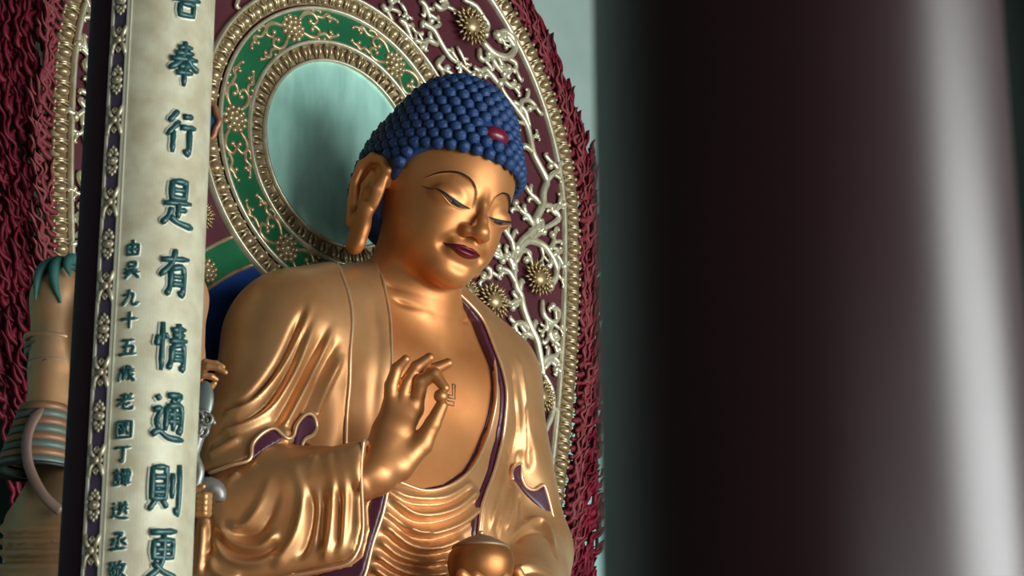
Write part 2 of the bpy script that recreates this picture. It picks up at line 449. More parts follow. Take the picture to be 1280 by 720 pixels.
for s in (-1, 1):
    for q in (-1, 1):
        base = [(1.118+q*.05, s*.085), (1.118+q*.1, s*.15), (1.118+q*.105, s*.22), (1.118+q*.05, s*.26), (1.118+q*.01, s*.22), (1.118+q*.035, s*.19)]
        sc = curl(polar(base), .022, '', None, None)
        b2 = [(1.118+q*.10, s*.21), (1.118+q*.07, s*.31), (1.118+q*.105, s*.36), (1.118+q*.075, s*.40), (1.118+q*.05, s*.375)]
        c = curl(polar(b2), .019, '', None, None); sc.add(c.v, c.f)
        c = curl(polar([(1.118+q*.105, s*.22), (1.118+q*.135, s*.26), (1.118+q*.12, s*.30)]), .016, '', None, None); sc.add(c.v, c.f)
        c = curl(polar([(1.118+q*.09, s*.34), (1.118+q*.08, s*.42), (1.118+q*.06, s*.45)]), .017, '', None, None); sc.add(c.v, c.f)
        scrolls.append(sc.mesh('scroll', LEAF3))
for k in range(6):
    a = math.radians(30+60*k)
    n = (math.sin(a), 0, math.cos(a)); t = (math.cos(a), 0, -math.sin(a))
    inst('rosette', rosette, frame(t, (0, 1, 0), n, (n[0]*1.118, -.035, n[2]*1.118)), man)
    for sm in scrolls: inst('scroll', sm, frame(t, (0, 1, 0), n, (0, 0, 0)), man)

# body disc: blue field with a green band, below the mirror ring
ring(1.90, 2.17, -.004, .1, 'body_ring', GREEN, man, c=(0, -2.87))
ring(0.01, 1.90, -.003, .1, 'body_field', BLUE, man, c=(0, -2.87))
ring(0, 0, 0, 0, 'body_ring_edge', LEAF2, man, c=(0, -2.87), prof=[(1.885, -.002), (1.89, -.012), (1.915, -.012), (1.92, -.002)])
ring(0, 0, 0, 0, 'body_ring_edge', LEAF2, man, c=(0, -2.87), prof=[(2.15, -.002), (2.155, -.012), (2.18, -.012), (2.185, -.002)])
for k in range(-3, 4):
    if k == 0: continue
    a = k*.30 + (.41 if k > 0 else -.41)-.0
    inst('rosette', rosette, frame((.85, 0, 0), (0, .85, 0), (0, 0, .85), (2.03*math.sin(a), -.02, -2.87+2.03*math.cos(a))), man)

# gilt vines on the maroon panel
VINE = [
    (3, [(2.29,-2.08),(2.37,-1.94),(2.44,-1.78),(2.44,-1.61),(2.37,-1.5),(2.29,-1.45),(2.14,-1.47)]),
    (4, [(2.33,-1.48),(2.31,-1.38),(2.28,-1.26),(2.25,-1.17),(2.2,-1.1),(2.13,-0.99),(2.08,-0.88),(2.06,-0.79),(2.01,-0.74),(1.98,-0.64),(1.99,-0.55),(1.99,-0.44),(2.01,-0.36)]),
    (4, [(1.99,-0.4),(2.08,-0.27),(2.18,-0.18),(2.28,-0.08),(2.24,-0.05),(2.29,0.04),(2.34,0.14),(2.35,0.26),(2.39,0.37),(2.33,0.46),(2.24,0.57),(2.21,0.64),(2.18,0.76),(2.14,0.86),(2.08,0.92),(1.99,0.99),(1.88,1.07),(1.81,1.16)]),
    (3, [(2.39,0.36),(2.45,0.44),(2.53,0.51),(2.49,0.56),(2.44,0.53)]),
    (3, [(2.18,0.84),(2.13,0.97),(2.07,1.01),(2.09,1.07),(2.18,1.1),(2.26,1.06),(2.18,1.02)]),
    (3, [(1.81,1.13),(1.85,1.2),(1.94,1.17),(2.03,1.19)]),
    (2, [(2.14,0.85),(2.04,0.85),(2.01,0.8)]),
    (2, [(2.21,0.69),(2.23,0.76),(2.28,0.78)]),
    (3, [(2.32,0.12),(2.24,0.17),(2.18,0.2),(2.09,0.29)]),
    (3, [(2.23,-0.1),(2.19,-0.07),(2.15,-0.02),(2.07,0.0),(2.0,0.06)]),
    (3, [(2.29,-0.14),(2.53,0.03),(2.51,0.11),(2.53,0.17),(2.61,0.2)]),
    (2, [(2.52,0.07),(2.46,0.1),(2.45,0.13)]),
    (3, [(2.13,-0.26),(2.18,-0.24),(2.28,-0.17),(2.35,-0.13)]),
    (4, [(2.0,-0.42),(2.02,-0.39),(2.12,-0.28),(2.23,-0.25),(2.36,-0.27),(2.46,-0.36),(2.51,-0.45),(2.48,-0.57),(2.42,-0.63)]),
    (3, [(2.4,-0.29),(2.44,-0.26),(2.48,-0.18),(2.46,-0.13)]),
    (3, [(2.46,-0.33),(2.5,-0.31),(2.55,-0.35),(2.6,-0.4)]),
    (2, [(2.52,-0.48),(2.55,-0.52),(2.58,-0.53)]),
    (3, [(1.99,-0.51),(2.01,-0.48),(2.06,-0.39),(2.13,-0.36),(2.18,-0.38),(2.13,-0.45)]),
    (2, [(2.3,-0.26),(2.33,-0.31),(2.34,-0.37),(2.3,-0.44)]),
    (3, [(1.85,-0.55),(1.83,-0.49),(1.78,-0.4)]),
    (3, [(1.98,-0.59),(1.94,-0.51),(1.88,-0.46),(1.84,-0.52)]),
    (3, [(2.0,-0.72),(1.97,-0.66),(1.9,-0.6),(1.8,-0.6)]),
    (3, [(1.98,-0.41),(1.95,-0.31),(1.89,-0.25),(1.84,-0.2)]),
    (3, [(1.64,-0.62),(1.69,-0.65),(1.68,-0.72),(1.61,-0.71)]),
    (3, [(2.33,-0.78),(2.33,-0.88),(2.37,-0.94),(2.46,-0.96),(2.52,-0.9),(2.53,-0.83),(2.45,-0.81)]),
    (2, [(2.46,-0.97),(2.37,-1.02),(2.32,-1.11)]),
    (3, [(2.45,-0.98),(2.41,-1.06),(2.45,-1.13),(2.52,-1.09),(2.48,-1.06)]),
    (2, [(2.46,-0.97),(2.54,-1.0),(2.57,-0.97)]),
    (3, [(2.18,-1.09),(2.08,-1.05),(1.98,-1.08),(2.0,-1.13),(1.99,-1.21),(1.92,-1.19)]),
    (3, [(2.21,-1.16),(2.12,-1.13),(2.07,-1.18)]),
    (3, [(2.31,-1.39),(2.38,-1.3),(2.48,-1.27),(2.52,-1.2)]),
    (3, [(2.34,-1.42),(2.41,-1.33),(2.48,-1.34),(2.49,-1.39)]),
    (2, [(2.17,-1.29),(2.21,-1.34),(2.26,-1.39)]),
    (3, [(2.1,-0.86),(2.03,-0.84),(1.94,-0.91),(1.96,-0.93)]),
    (2, [(2.24,-1.94),(2.29,-1.98),(2.32,-2.02)]),
    (2, [(2.45,-1.67),(2.37,-1.63),(2.33,-1.65)]),
    (3, [(2.29,-2.06),(2.3,-2.18),(2.34,-2.24),(2.39,-2.19)]),
    (2, [(2.3,-2.13),(2.24,-2.23),(2.28,-2.28)]),
    (2, [(2.36,-2.3),(2.34,-2.39),(2.3,-2.45)]),
    (3, [(0.84,1.68),(0.92,1.63),(0.98,1.52)]),
    (3, [(0.88,1.42),(0.88,1.47),(0.92,1.46),(1.01,1.44),(1.09,1.35),(1.16,1.28),(1.23,1.23),(1.32,1.21),(1.48,1.15)]),
    (3, [(1.06,1.31),(0.94,1.32),(0.88,1.24)]),
    (3, [(1.13,1.22),(1.06,1.13),(1.12,1.09),(1.17,1.12)]),
    (3, [(0.41,1.5),(0.46,1.46),(0.51,1.5),(0.51,1.57)]),
    (2, [(0.62,1.58),(0.68,1.52),(0.7,1.46)]),
    (3, [(0.61,1.42),(0.68,1.39),(0.73,1.31),(0.78,1.24)]),
    (2, [(1.21,1.32),(1.27,1.26),(1.33,1.21)]),
    (2, [(1.29,1.37),(1.36,1.28),(1.41,1.2)]),
    (3, [(1.36,1.85),(1.51,1.83),(1.61,1.75),(1.67,1.69),(1.64,1.59)]),
    (4, [(1.59,1.52),(1.64,1.48),(1.74,1.43),(1.89,1.44),(1.99,1.54),(1.97,1.66),(1.86,1.69),(1.78,1.63)]),
    (2, [(1.78,1.63),(1.85,1.6),(1.89,1.54)]),
    (3, [(1.71,1.39),(1.77,1.32),(1.86,1.27)]),
    (3, [(1.89,1.44),(2.0,1.42),(2.0,1.35),(1.92,1.34)]),
    (3, [(1.56,1.43),(1.57,1.34),(1.64,1.34),(1.67,1.41)]),
    (3, [(1.81,1.14),(1.71,1.21),(1.63,1.25),(1.56,1.17)]),
    (3, [(1.01,1.7),(1.09,1.67),(1.17,1.73),(1.14,1.78)]),
    (2, [(0.74,1.42),(0.79,1.36),(0.87,1.36)]),
]
flower = MB()
rnd = random.Random(5)
for k in range(44):
    r = .03+.11*math.sqrt((k+.5)/44); a = k*2.39996
    d = np.array([math.cos(a), 0, math.sin(a)]); p = d*r*.75+np.array([0, -.09+r*.45, 0])
    e = d*(r+.035)+np.array([0, -.10+r*.35, 0])
    flower.tube([p, (p+e)/2+np.array([0, -.012, 0]), e], [.009, .013, .006], 4)
flower.ball((0, -.05, 0), (.08, .05, .08), 8, 5)
flower = flower.mesh('flower', mat('flower_gilding', (0.50, 0.36, 0.18), (0.34, 0.24, 0.12), 14, metal=0.6, rough=0.35))
for s in (-1, 1):
    for w, pts in VINE:
        c = curl([(s*x, z) for x, z in pts], .0105*w, '', None, None, y=-.025)
        P = smooth_path(pts, 4); T = np.gradient(P, axis=0); T /= np.linalg.norm(T, axis=1)[:, None]+1e-9; r_ = random.Random(len(c.v)+int(P[0][0]*100))
        for f_, sg in ((.35, 1), (.62, -1), (.85, 1)):
            if w < 3 and f_ == .35: continue
            i_ = int(f_*(len(P)-1)); p_, t_ = P[i_], T[i_]; q_ = np.array([-t_[1], t_[0]])*sg*r_.choice((-1, 1)); l_ = .03*w*r_.uniform(.7, 1.1)
            lf = [p_, p_+q_*l_*.55+t_*l_*.5, p_+q_*l_*1.05+t_*l_*.75, p_+q_*l_*1.1+t_*l_*.35]
            e_ = MB(); L_ = smooth_path([(s*a, -.03, b) for a, b in lf], 3); e_.tube(L_, np.interp(np.linspace(0, 1, len(L_)), [0, .4, 1], [.007*w, .0085*w, .004*w]), 5, .9); c.add(e_.v, e_.f)
        if s < 0: c.f = [f[::-1] for f in c.f]
        c.build('vine_scroll', LEAF, man)
    for x, z, k in [(1.43, 1.6, 1.2), (2.26, -.6, 1.05), (1.71, -.93, 1.1), (2.28, -1.68, 1.0), (1.42, -.9, .8), (.35, 1.98, 1.0), (.95, 1.9, .9)]:
        inst('flower', flower, frame((1, 0, 0), (0, 1, 0), (0, 0, 1), (s*x, -.01, z), k), man)

# flames: pierced work of curling tongues that leave the rim outward and turn up
def tongue(name, path, w0, ph, m, lift=0.0, n=13):
    P = smooth_path([(a, lift-.004*i, b) for i, (a, b) in enumerate(path)], 4); n = len(P); vs = []
    T = np.gradient(P, axis=0)
    for i, (p, t) in enumerate(zip(P, T)):
        u = i/(n-1); w = w0*(1-u)**.6*(1+.38*math.sin(ph+u*13))+.002
        q = np.array([t[2], 0, -t[0]]); q /= np.linalg.norm(q)
        vs += [p-q*w, p+np.array([0, -.005-.22*w, 0]), p+q*w, p+np.array([0, .03, 0])]
    fs = [(i*4+j, (i+1)*4+j, (i+1)*4+(j+1) % 4, i*4+(j+1) % 4) for i in range(n-1) for j in range(4)]
    fs += [(0, 1, 2, 3), ((n-1)*4+3, (n-1)*4+2, (n-1)*4+1, (n-1)*4)]
    return mesh(name, vs, fs, m)
rnd = random.Random(11)
def fork(name, L, w, wv, ph, m, lift=0.0):
    """a short curling flame with a second tip, in (outward, up) steps"""
    A = tongue(name, [(-.03, -.03), (.035, .01), (.055+wv, .07*L), (.035, .13*L), (.075+wv, .19*L), (.07, .27*L)], w, ph, None, lift)
    B = tongue(name, [(.03, .03), (.085, .05), (.105-wv, .11*L), (.10, .16*L), (.125, .21*L)], w*.8, ph+2, None, lift-.006)
    mb = MB()
    for q in (A, B): mb.add([tuple(v.co) for v in q.vertices], [tuple(p.vertices) for p in q.polygons]); bpy.data.meshes.remove(q)
    return mb.mesh(name, m)
var = [fork('flame_tongue', rnd.uniform(.8, 1.15), rnd.uniform(.019, .025), rnd.uniform(-.015, .02), rnd.uniform(0, 6), FLAME) for k in range(8)]
crest = [fork('flame_crest', rnd.uniform(.9, 1.2), .02, rnd.uniform(-.015, .02), rnd.uniform(0, 6), FLAME2, -.02) for k in range(4)]
items = []
for sd in (-1, 1):
    for row, (off, step, y, sc_) in enumerate(((.185, .085, -.01, 1.0), (.21, .12, .05, 1.15), (.30, .105, .09, 1.25), (.39, .105, .13, 1.3), (.48, .115, .17, 1.3))):
        for i in range(int((UMAX-.3)/step)):
            u = (i+.5*(row % 2))*step+.02; dn = max(u-RIM*math.pi/2, 0); p, n = rim(sd*u, off*(1+(.12*dn if sd > 0 else -.03*dn))+rnd.uniform(-.02, .02)+(.03*math.sin(u*19) if row > 1 else 0)); t = np.array([-n[1], n[0]])*sd
            a = rnd.uniform(-.35, .3); nx = n*math.cos(a)+t*math.sin(a); tx = t*math.cos(a)-n*math.sin(a)
            items.append((abs(p[1]-(-.4 if sd > 0 else -1.2))+.1*row, 'flame_crest' if row == 0 else 'flame_tongue', (crest if row == 0 else var)[rnd.randrange(4 if row == 0 else 8)],
                          frame((nx[0], 0, nx[1]), (0, 1, 0), (tx[0], 0, tx[1]), (p[0], y+rnd.uniform(-.02, .02), p[1]), sc_*rnd.uniform(.85, 1.2))))
items.sort(key=lambda t: t[0])
for nm, cap_, mt in (('flame_tongue', 296, FLAME), ('flame_crest', 120, FLAME2)):
    rest = MB(); k_ = 0
    for _, n_, me, M in items:
        if n_ != nm: continue
        k_ += 1
        if k_ <= cap_: inst(nm, me, M, man)
        else: rest.add([tuple(M @ v.co) for v in me.vertices], [tuple(p.vertices) for p in me.polygons])
    if rest.v: rest.build('flame_mass' if mt is FLAME else 'crest_mass', mt, man)['kind'] = 'stuff'
# plinth that carries the aureole
MB().box((-2.4, -.05, ZF), (2.4, .9, -4.55)).build('aureole_plinth', MAROON, man, smooth=False)
# ------------------------------------------------------------------ the Buddha: body
def torso_sdf(P):
    X = P.copy(); X[..., 0] = np.abs(X[..., 0])
    d = ell(X, (0, -.74, -2.40), (1.02, .60, .92))
    d = smin(d, ell(X, (.42, -.95, -2.25), (.52, .36, .45)), .2)                  # full chest
    d = smin(d, cone(X, (.1, -.84, -1.52), (.93, -.68, -1.90), .32, .41), .25)    # shoulders
    d = smin(d, ell(X, (0, -.85, -3.35), (1.05, .62, .80)), .3)                   # belly
    return d
def neck_sdf(P):
    return cone(P, (-.03, -1.12, -1.0), (0, -.86, -1.75), .34, .41)
def arms_sdf(P):
    d = cone(P, (-1.03, -.70, -2.05), (-1.40, -.82, -3.2), .42, .36)
    return np.minimum(d, cone(P, (.96, -.70, -2.05), (1.26, -.78, -3.25), .40, .34))
def robe_base(P):
    return smin(torso_sdf(P), arms_sdf(P), .18)
# ------------------------------------------------------------------ the Buddha: head (modelled in its own frame: x to its left, y forward, z up)
HR = np.array([[0.9819, -0.1415, 0.126], [-0.1021, -0.9555, -0.2769], [-0.1596, -0.259, 0.9526]])
HO = np.array([-0.002, -1.393, -0.718])
def h2w(P): return np.asarray(P, float) @ HR.T + HO
def w2h(P): return (np.asarray(P, float) - HO) @ HR
EYE = (.222, .405, -.142)
def face_sdf(P):
    X = P.copy(); X[..., 0] = np.abs(X[..., 0])
    d = ell(X, (0, -.02, -.06), (.45, .55, .75))
    d = smin(d, ell(X, (0, -.18, .15), (.52, .62, .50)), .12)                     # skull under the hair
    d = smin(d, ell(X, (.165, .19, -.36), (.20, .27, .27)), .12)                   # full cheeks
    d = smin(d, ell(X, (0, .335, -.67), (.17, .135, .12)), .16)                   # chin
    d = smax(d, -ell(X, (.235, .64, -.13), (.17, .15, .085)), .07)                # eye hollow
    d = smin(d, ell(X, (EYE[0], EYE[1]-.035, EYE[2]), (.148, .122, .098)), .035)           # eyelid over the eyeball
    nose = chain(X, [(0, .495, -.02), (0, .540, -.12), (0, .598, -.26), (0, .632, -.345)], [.016, .026, .038, .054], .03)
    nose = smin(nose, ell(X, (0, .615, -.352), (.068, .066, .058)), .03)
    nose = smin(nose, ell(X, (.078, .54, -.362), (.05, .062, .046)), .035)
    d = smin(d, nose, .045)
    d = smax(d, -ell(X, (.034, .575, -.412), (.020, .024, .014)), .012)          # nostrils
    d = smin(d, ell(X, (0, .455, -.50), (.15, .07, .085)), .06)                   # muzzle under the lips
    d = smax(d, -cone(X, (0, .575, -.405), (0, .545, -.452), .014, .02), .03)     # philtrum
    d = smax(d, -ell(X, (.185, .46, -.50), (.035, .05, .035)), .06)               # mouth corner
    d = smax(d, -ell(X, (0, .535, -.625), (.12, .045, .03)), .06)                 # dip above the chin
    return d
def ear_sdf(P):
    X = P.copy(); X[..., 0] = np.abs(X[..., 0])+np.where(P[..., 0] > 0, .06, 0); X[..., 2] *= np.where(P[..., 0] > 0, 1.35, 1)
    rim_ = [(.50, -.14, -.12), (.535, -.10, -.02), (.56, -.17, .055), (.585, -.30, .075), (.60, -.41, .01), (.60, -.44, -.13), (.585, -.40, -.30), (.575, -.34, -.46)]
    d = chain(X, rim_, [.035, .038, .04, .042, .042, .042, .045, .05], .02)
    lobe = chain(X, [(.55, -.22, -.36), (.56, -.20, -.50), (.57, -.19, -.62)], [.085, .10, .105], .03)
    lobe = smax(lobe, np.abs(X[..., 0]-(.565+.0*X[..., 2]))-.05, .04)
    plate = ell(X, (.53, -.27, -.16), (.042, .19, .27))
    d = smin(smin(d, lobe, .05), plate, .02)
    d = smin(d, chain(X, [(.545, -.15, -.30), (.56, -.13, -.18), (.545, -.12, -.10)], [.03, .035, .03], .02), .03)   # tragus and front edge
    d = smin(d, chain(X, [(.56, -.33, -.30), (.575, -.32, -.15), (.575, -.26, -.05)], [.02, .03, .024], .02), .025) # inner fold
    d = smax(d, -ell(X, (.60, -.22, -.17), (.05, .05, .085)), .02)
    return d
HAIR_C = [((0, -.21, .15), (.565, .745, .56)), ((0, -.16, .53), (.43, .43, .40)), ((0, -.40, -.08), (.53, .58, .48))]
def hair_sdf(P):
    return smin(smin(ell(P, *HAIR_C[0]), ell(P, *HAIR_C[1]), .16), ell(P, *HAIR_C[2]), .1)
def hairline(x):
    """height of the hair edge on the head at lateral angle a = atan2(|x|, y) (0 front, pi/2 side)"""
    return np.interp(x, [0, .31, .55, .73, .93, 1.05, 1.13, 1.21, 1.31, 1.42, 1.6, 1.8, 2.1, 3.2], [.228, .235, .225, .19, .13, .07, .02, -.07, -.09, .0, .06, -.35, -.5, -.58])
#BUILD
buddha = empty('buddha_statue', (0, -1.0, -4.86), 'huge gilded seated Buddha statue with blue curled hair and raised right hand', 'statue')
def face_front(x, z):
    """forward-most y of the face at lateral x and height z"""
    x = np.asarray(x, float); z = np.asarray(z, float); lo = np.full(x.shape, .75); hit = np.zeros(x.shape, bool); y = np.full(x.shape, .2)
    for k in range(120):
        yy = .75-k*.006
        s = face_sdf(np.stack([x, np.full(x.shape, yy), z], -1)) < 0
        new = s & ~hit; y[new] = yy; hit |= s
    a, b = y+.006, y.copy()
    for _ in range(8):
        m = (a+b)/2; s = face_sdf(np.stack([x, m, z], -1)) < 0
        b = np.where(s, m, b); a = np.where(s, a, m)
    return b
def face_patch(name, U, prof, m, parent, bulge, nv=8, lift=.004, lines=None):
    """a raised patch on the face between a lower and an upper line; prof(u)->(x, z0, z1)"""
    xs, z0, z1 = prof(U); v = np.linspace(0, 1, nv)
    X = np.repeat(xs[:, None], nv, 1); Z = z0[:, None]+(z1-z0)[:, None]*v
    Y = face_front(X, Z)+lift+bulge(U[:, None], v[None])
    V = h2w(np.stack([X, Y, Z], -1).reshape(-1, 3)); n = len(U)
    F = [(i*nv+j, (i+1)*nv+j, (i+1)*nv+j+1, i*nv+j+1) for i in range(n-1) for j in range(nv-1)]
    # closed back, so that the patch is a thin solid
    B = h2w(np.stack([X, Y-.03, Z], -1).reshape(-1, 3)); k = len(V)
    F += [tuple(q+k for q in f[::-1]) for f in F]
    ring_ = [i*nv for i in range(n)] + [(n-1)*nv+j for j in range(1, nv)] + [i*nv+nv-1 for i in range(n-2, -1, -1)] + [j for j in range(nv-2, 0, -1)]
    F += [(ring_[i], ring_[i]+k, ring_[(i+1) % len(ring_)]+k, ring_[(i+1) % len(ring_)]) for i in range(len(ring_))]
    return obj(name, np.vstack([V, B]), F, m, parent)
def face_line(name, pts, rads, m, parent, n=6, lift=.0):
    P = smooth_path(pts, 6); R = np.interp(np.linspace(0, 1, len(P)), np.linspace(0, 1, len(rads)), rads)
    Y = face_front(P[:, 0], P[:, 1])+lift
    mb = MB(); mb.tube(h2w(np.stack([P[:, 0], Y, P[:, 1]], -1)), R, n, .5, up=HR @ np.array([0, 1, 0])); return mb.build(name, m, parent)

def body_sdf(P):
    d = face_sdf(w2h(P))
    d = smin(d, ear_sdf(w2h(P)), .02)
    t = smin(neck_sdf(P), torso_sdf(P), .14)
    d = smin(d, t, .05)
    return smax(d, -3.35-P[..., 2], .02)
V, Q = sculpt(body_sdf, (-1.06, -2.12, -3.4), (1.06, -.18, .14), .0105)
N = normals(V, Q)
H = w2h(V); D = np.zeros(len(V))
# the brow edge: the lid hollow is set in below a crisp arched line that runs down beside the nose
BROW = [(.068, -.20), (.072, -.09), (.10, -.015), (.16, .035), (.25, .052), (.34, .02), (.405, -.045)]
for s in (-1, 1):
    line = smooth_path([(s*x, z) for x, z in BROW], 6)
    fy = face_front(line[:, 0], line[:, 1]); L3 = np.stack([line[:, 0], fy, line[:, 1]], -1)
    fr = (H[:, 1] > .1) & (np.abs(H[:, 0]) < .46) & (H[:, 2] > -.3) & (H[:, 2] < .14) & (H[:, 0]*s > .03)
    I = np.where(fr)[0]
    d, t, vec, tan = polydist(H[I], L3)
    below = (tan[:, 0]*vec[:, 2]-tan[:, 2]*vec[:, 0])*s < 0
    e = np.clip(np.minimum(t/.5, (1-t)/.3), 0, 1)
    D[I] += np.where(below, -.020*np.exp(-(d/.06)**2)*np.clip(d/.008, 0, 1), .006*np.exp(-(d/.03)**2))*e
    # lid crease above the eye
    cr = [(s*x, z) for x, z in [(.095, -.165), (.15, -.115), (.22, -.085), (.30, -.085), (.36, -.10)]]
    c3 = smooth_path(cr, 5); c3 = np.stack([c3[:, 0], face_front(c3[:, 0], c3[:, 1]), c3[:, 1]], -1)
    # smile line from the nose wing
    for ln, w, h in (([(s*.115, -.37), (s*.165, -.43), (s*.19, -.50)], .03, -.010),):
        P3 = np.stack([np.array([p[0] for p in ln]), face_front([p[0] for p in ln], [p[1] for p in ln]), np.array([p[1] for p in ln])], -1)
        D += fold(H, N, P3, w, h, (.3, .4))
# rings of the neck
for z0, dy in ((-1.60, 0), (-1.71, .0)):
    ln = [(.46*math.sin(a), -.93-.43*math.cos(a)-(z0+1.6)*.2, z0+.16*(1-math.cos(a))) for a in np.linspace(-1.5, 1.5, 13)]
    D += fold(V, N, ln, .028, -.022, (.1, .1)); 
# chest: line between the breasts and the crease under the right breast
D += fold(V, N, [(.62, -1.2, -2.55), (.45, -1.33, -2.72), (.2, -1.38, -2.82)], .05, -.02, (.3, .5))
D += fold(V, N, [(-.05, -1.3, -1.75), (-.22, -1.22, -1.68), (-.45, -1.1, -1.62)], .05, .012, (.3, .3))
V = V+N*D[:, None]
obj('body', V, Q, GOLD, buddha)

# lips
def mouth(u):
    a = np.abs(u); x = .148*u-.016
    c = -.506+.010*a**2.2
    top = c+.040*(1-a**1.6)-.012*np.exp(-(u/.16)**2)+.001
    return x, c, top
def upper(u): x, c, t = mouth(u); return x, c, t
def lower(u): x, c, t = mouth(u); return x, c-.052*(1-np.abs(u)**2.2)-.001, c
U = np.linspace(-1, 1, 33)
lips = face_patch('lips', U, upper, LIP, buddha, lambda u, v: .030*(1-np.abs(u)**2)*np.sin(np.pi*np.clip(.12+v*.8, 0, 1)), 7)
face_patch('lower_lip', U, lower, LIP, lips, lambda u, v: .032*(1-np.abs(u)**2)*np.sin(np.pi*np.clip(.1+v*.8, 0, 1)), 7)
face_line('mouth_line', [(x, z) for x, z in [(-.172, -.492), (-.10, -.503), (-.01, -.508), (.07, -.503), (.138, -.492)]], [.003, .006, .006, .006, .003], INK, lips, lift=.010)
# eyes, drawn as half-closed slits, and brows
for s in (-1, 1):
    def slit(u):
        x = s*(.092+.285*(u*.5+.5)); q = (u*.5+.5)
        lo_ = np.interp(q, [0, .25, .5, .8, 1], [-.190, -.212, -.206, -.165, -.118])
        up_ = np.interp(q, [0, .25, .5, .8, 1], [-.186, -.180, -.168, -.145, -.115])
        return x, lo_, up_
    Us = np.linspace(-1, 1, 25) if s > 0 else np.linspace(1, -1, 25)
    eye = face_patch('eye', Us, slit, EYEW, buddha, lambda u, v: 0*u*v, 4, .002)
    def iris(u):
        x = s*(.205+.036*u); q = (np.abs(x)-.092)/.285; a, b = slit(q*2-1)[1:]
        return x, a+(b-a)*.25, b
    face_patch('iris', np.linspace(-1, 1, 7) if s > 0 else np.linspace(1, -1, 7), iris, INK, eye, lambda u, v: 0*u*v, 3, .006)
    face_line('lid_line', [(s*x, z) for x, z in [(.088, -.188), (.155, -.180), (.235, -.168), (.32, -.144), (.40, -.108)]], [.003, .008, .010, .009, .002], INK, eye, lift=.004)
    face_line('lower_lid', [(s*x, z) for x, z in [(.088, -.192), (.155, -.215), (.235, -.209), (.32, -.167), (.375, -.122)]], [.003, .008, .008, .005, .002], GOLD, eye, lift=.001)
    face_line('eyebrow', [(s*x, z) for x, z in BROW[2:]], [.003, .007, .009, .008, .002], INK, buddha, lift=.004)

# hair: cap and snail curls
def cap_sdf(P):
    d = hair_sdf(P)
    a = np.arctan2(np.abs(P[..., 0]), P[..., 1]+.2)
    hl = hairline(a); hl = np.where((P[..., 0] > 0) & (a < 1.6), np.maximum(hl, .17), hl)
    return smax(d, (hl-P[..., 2])*.8, .03)
V, Q = sculpt(cap_sdf, (-.72, -1.05, -.75), (.72, .65, 1.05), .022)
cap = obj('hair_cap', h2w(V), Q, HAIR, buddha)
mb = MB(); vs = []; nl, nr = 14, 6      # a curl: a dome wound by a spiral step
for i in range(nr+1):
    for k in range(nl):
        th = (i/nr)*1.75; a = 2*math.pi*k/nl
        ph = (th/1.75*2.6-k/nl) % 1.0
        r = .052*(1+.20*(ph-.5)*(1 if i > 0 else 0))
        vs.append((r*math.sin(th)*math.cos(a), r*math.sin(th)*math.sin(a), r*1.05*math.cos(th)))
mb.add(vs, [(i*nl+k, (i+1)*nl+k, (i+1)*nl+(k+1) % nl, i*nl+(k+1) % nl) for i in range(nr) for k in range(nl)])
curlm = mb.mesh('hair_curl', HAIR)
# rows of curls: march over the cap in rings about an axis that leans back from the forehead
rows = []
def hair_hit(dirs, org):
    t = np.full(len(dirs), 1.4)
    for _ in range(40): t = t-hair_sdf(org+dirs*t[:, None])*.9
    return org+dirs*t[:, None]
ORGH = np.array([0, -.18, .10]); AX = np.array([0, -.10, 1.0]); AX /= np.linalg.norm(AX)
E1 = np.array([1.0, 0, 0]); E2 = np.cross(AX, E1)
spots = []
th = .0; row = 0
while th < 2.2:
    base = hair_hit(np.array([AX*math.cos(th)+E2*math.sin(th)]), ORGH)[0]
    nk = 200; A = np.linspace(2.1, 2.1+2*math.pi, nk, endpoint=False)
    D_ = np.array([AX*math.cos(th)+(E1*math.cos(a)+E2*math.sin(a))*math.sin(th) for a in A]); L_ = hair_hit(D_, ORGH)
    seg = np.linalg.norm(np.roll(L_, -1, 0)-L_, axis=1); tot = seg.sum(); n = max(1, int(tot/.101))
    cum = np.r_[0, np.cumsum(seg)]
    for k in range(n):
        s = ((k+.5*(row % 2))/n % 1)*tot; i = np.searchsorted(cum, s)-1; i = min(max(i, 0), nk-1)
        f = (s-cum[i])/seg[i]; spots.append(L_[i]*(1-f)+L_[(i+1) % nk]*f)
    # advance by a fixed surface distance along the front meridian
    d0 = base.copy(); step = 0
    while step < .088:
        th += .01; b2 = hair_hit(np.array([-E2*math.sin(th)*-1+AX*math.cos(th)]), ORGH)[0]; step = np.linalg.norm(b2-d0)
    row += 1
spots = np.array(spots)
a = np.arctan2(np.abs(spots[:, 0]), spots[:, 1]+.2)
hl = hairline(a); hl = np.where((spots[:, 0] > 0) & (a < 1.6), np.maximum(hl, .17), hl)
ok = spots[:, 2] > hl+.020
ok &= ear_sdf(spots) > .03
ok &= np.linalg.norm((spots-np.array([.0, .45, .46]))*np.array([1, .6, 1]), axis=1) > .085
spots = spots[ok]
e = .004
G_ = np.stack([hair_sdf(spots+np.eye(3)[k]*e)-hair_sdf(spots-np.eye(3)[k]*e) for k in range(3)], 1); G_ /= np.linalg.norm(G_, axis=1)[:, None]
vis = (G_ @ np.array([-.523, .832, -.187]))
order = np.argsort(-vis)
late = MB()
for c, i in enumerate(order):
    n = HR @ G_[i]; x = np.cross(n, (0.3, .2, 1)); x /= np.linalg.norm(x); y = np.cross(n, x)
    M = frame(x, y, n, h2w(spots[i]), random.Random(int(i)).uniform(.93, 1.05))
    if c < 300 and vis[i] > -.45: inst('hair_curl', curlm, M, cap)
    else: late.add([tuple(M @ v.co) for v in curlm.vertices], [tuple(p.vertices) for p in curlm.polygons])
late.build('back_curls', HAIR, cap)['kind'] = 'stuff'
jw = hair_hit(np.array([[0, .865, .5]]), ORGH)[0]
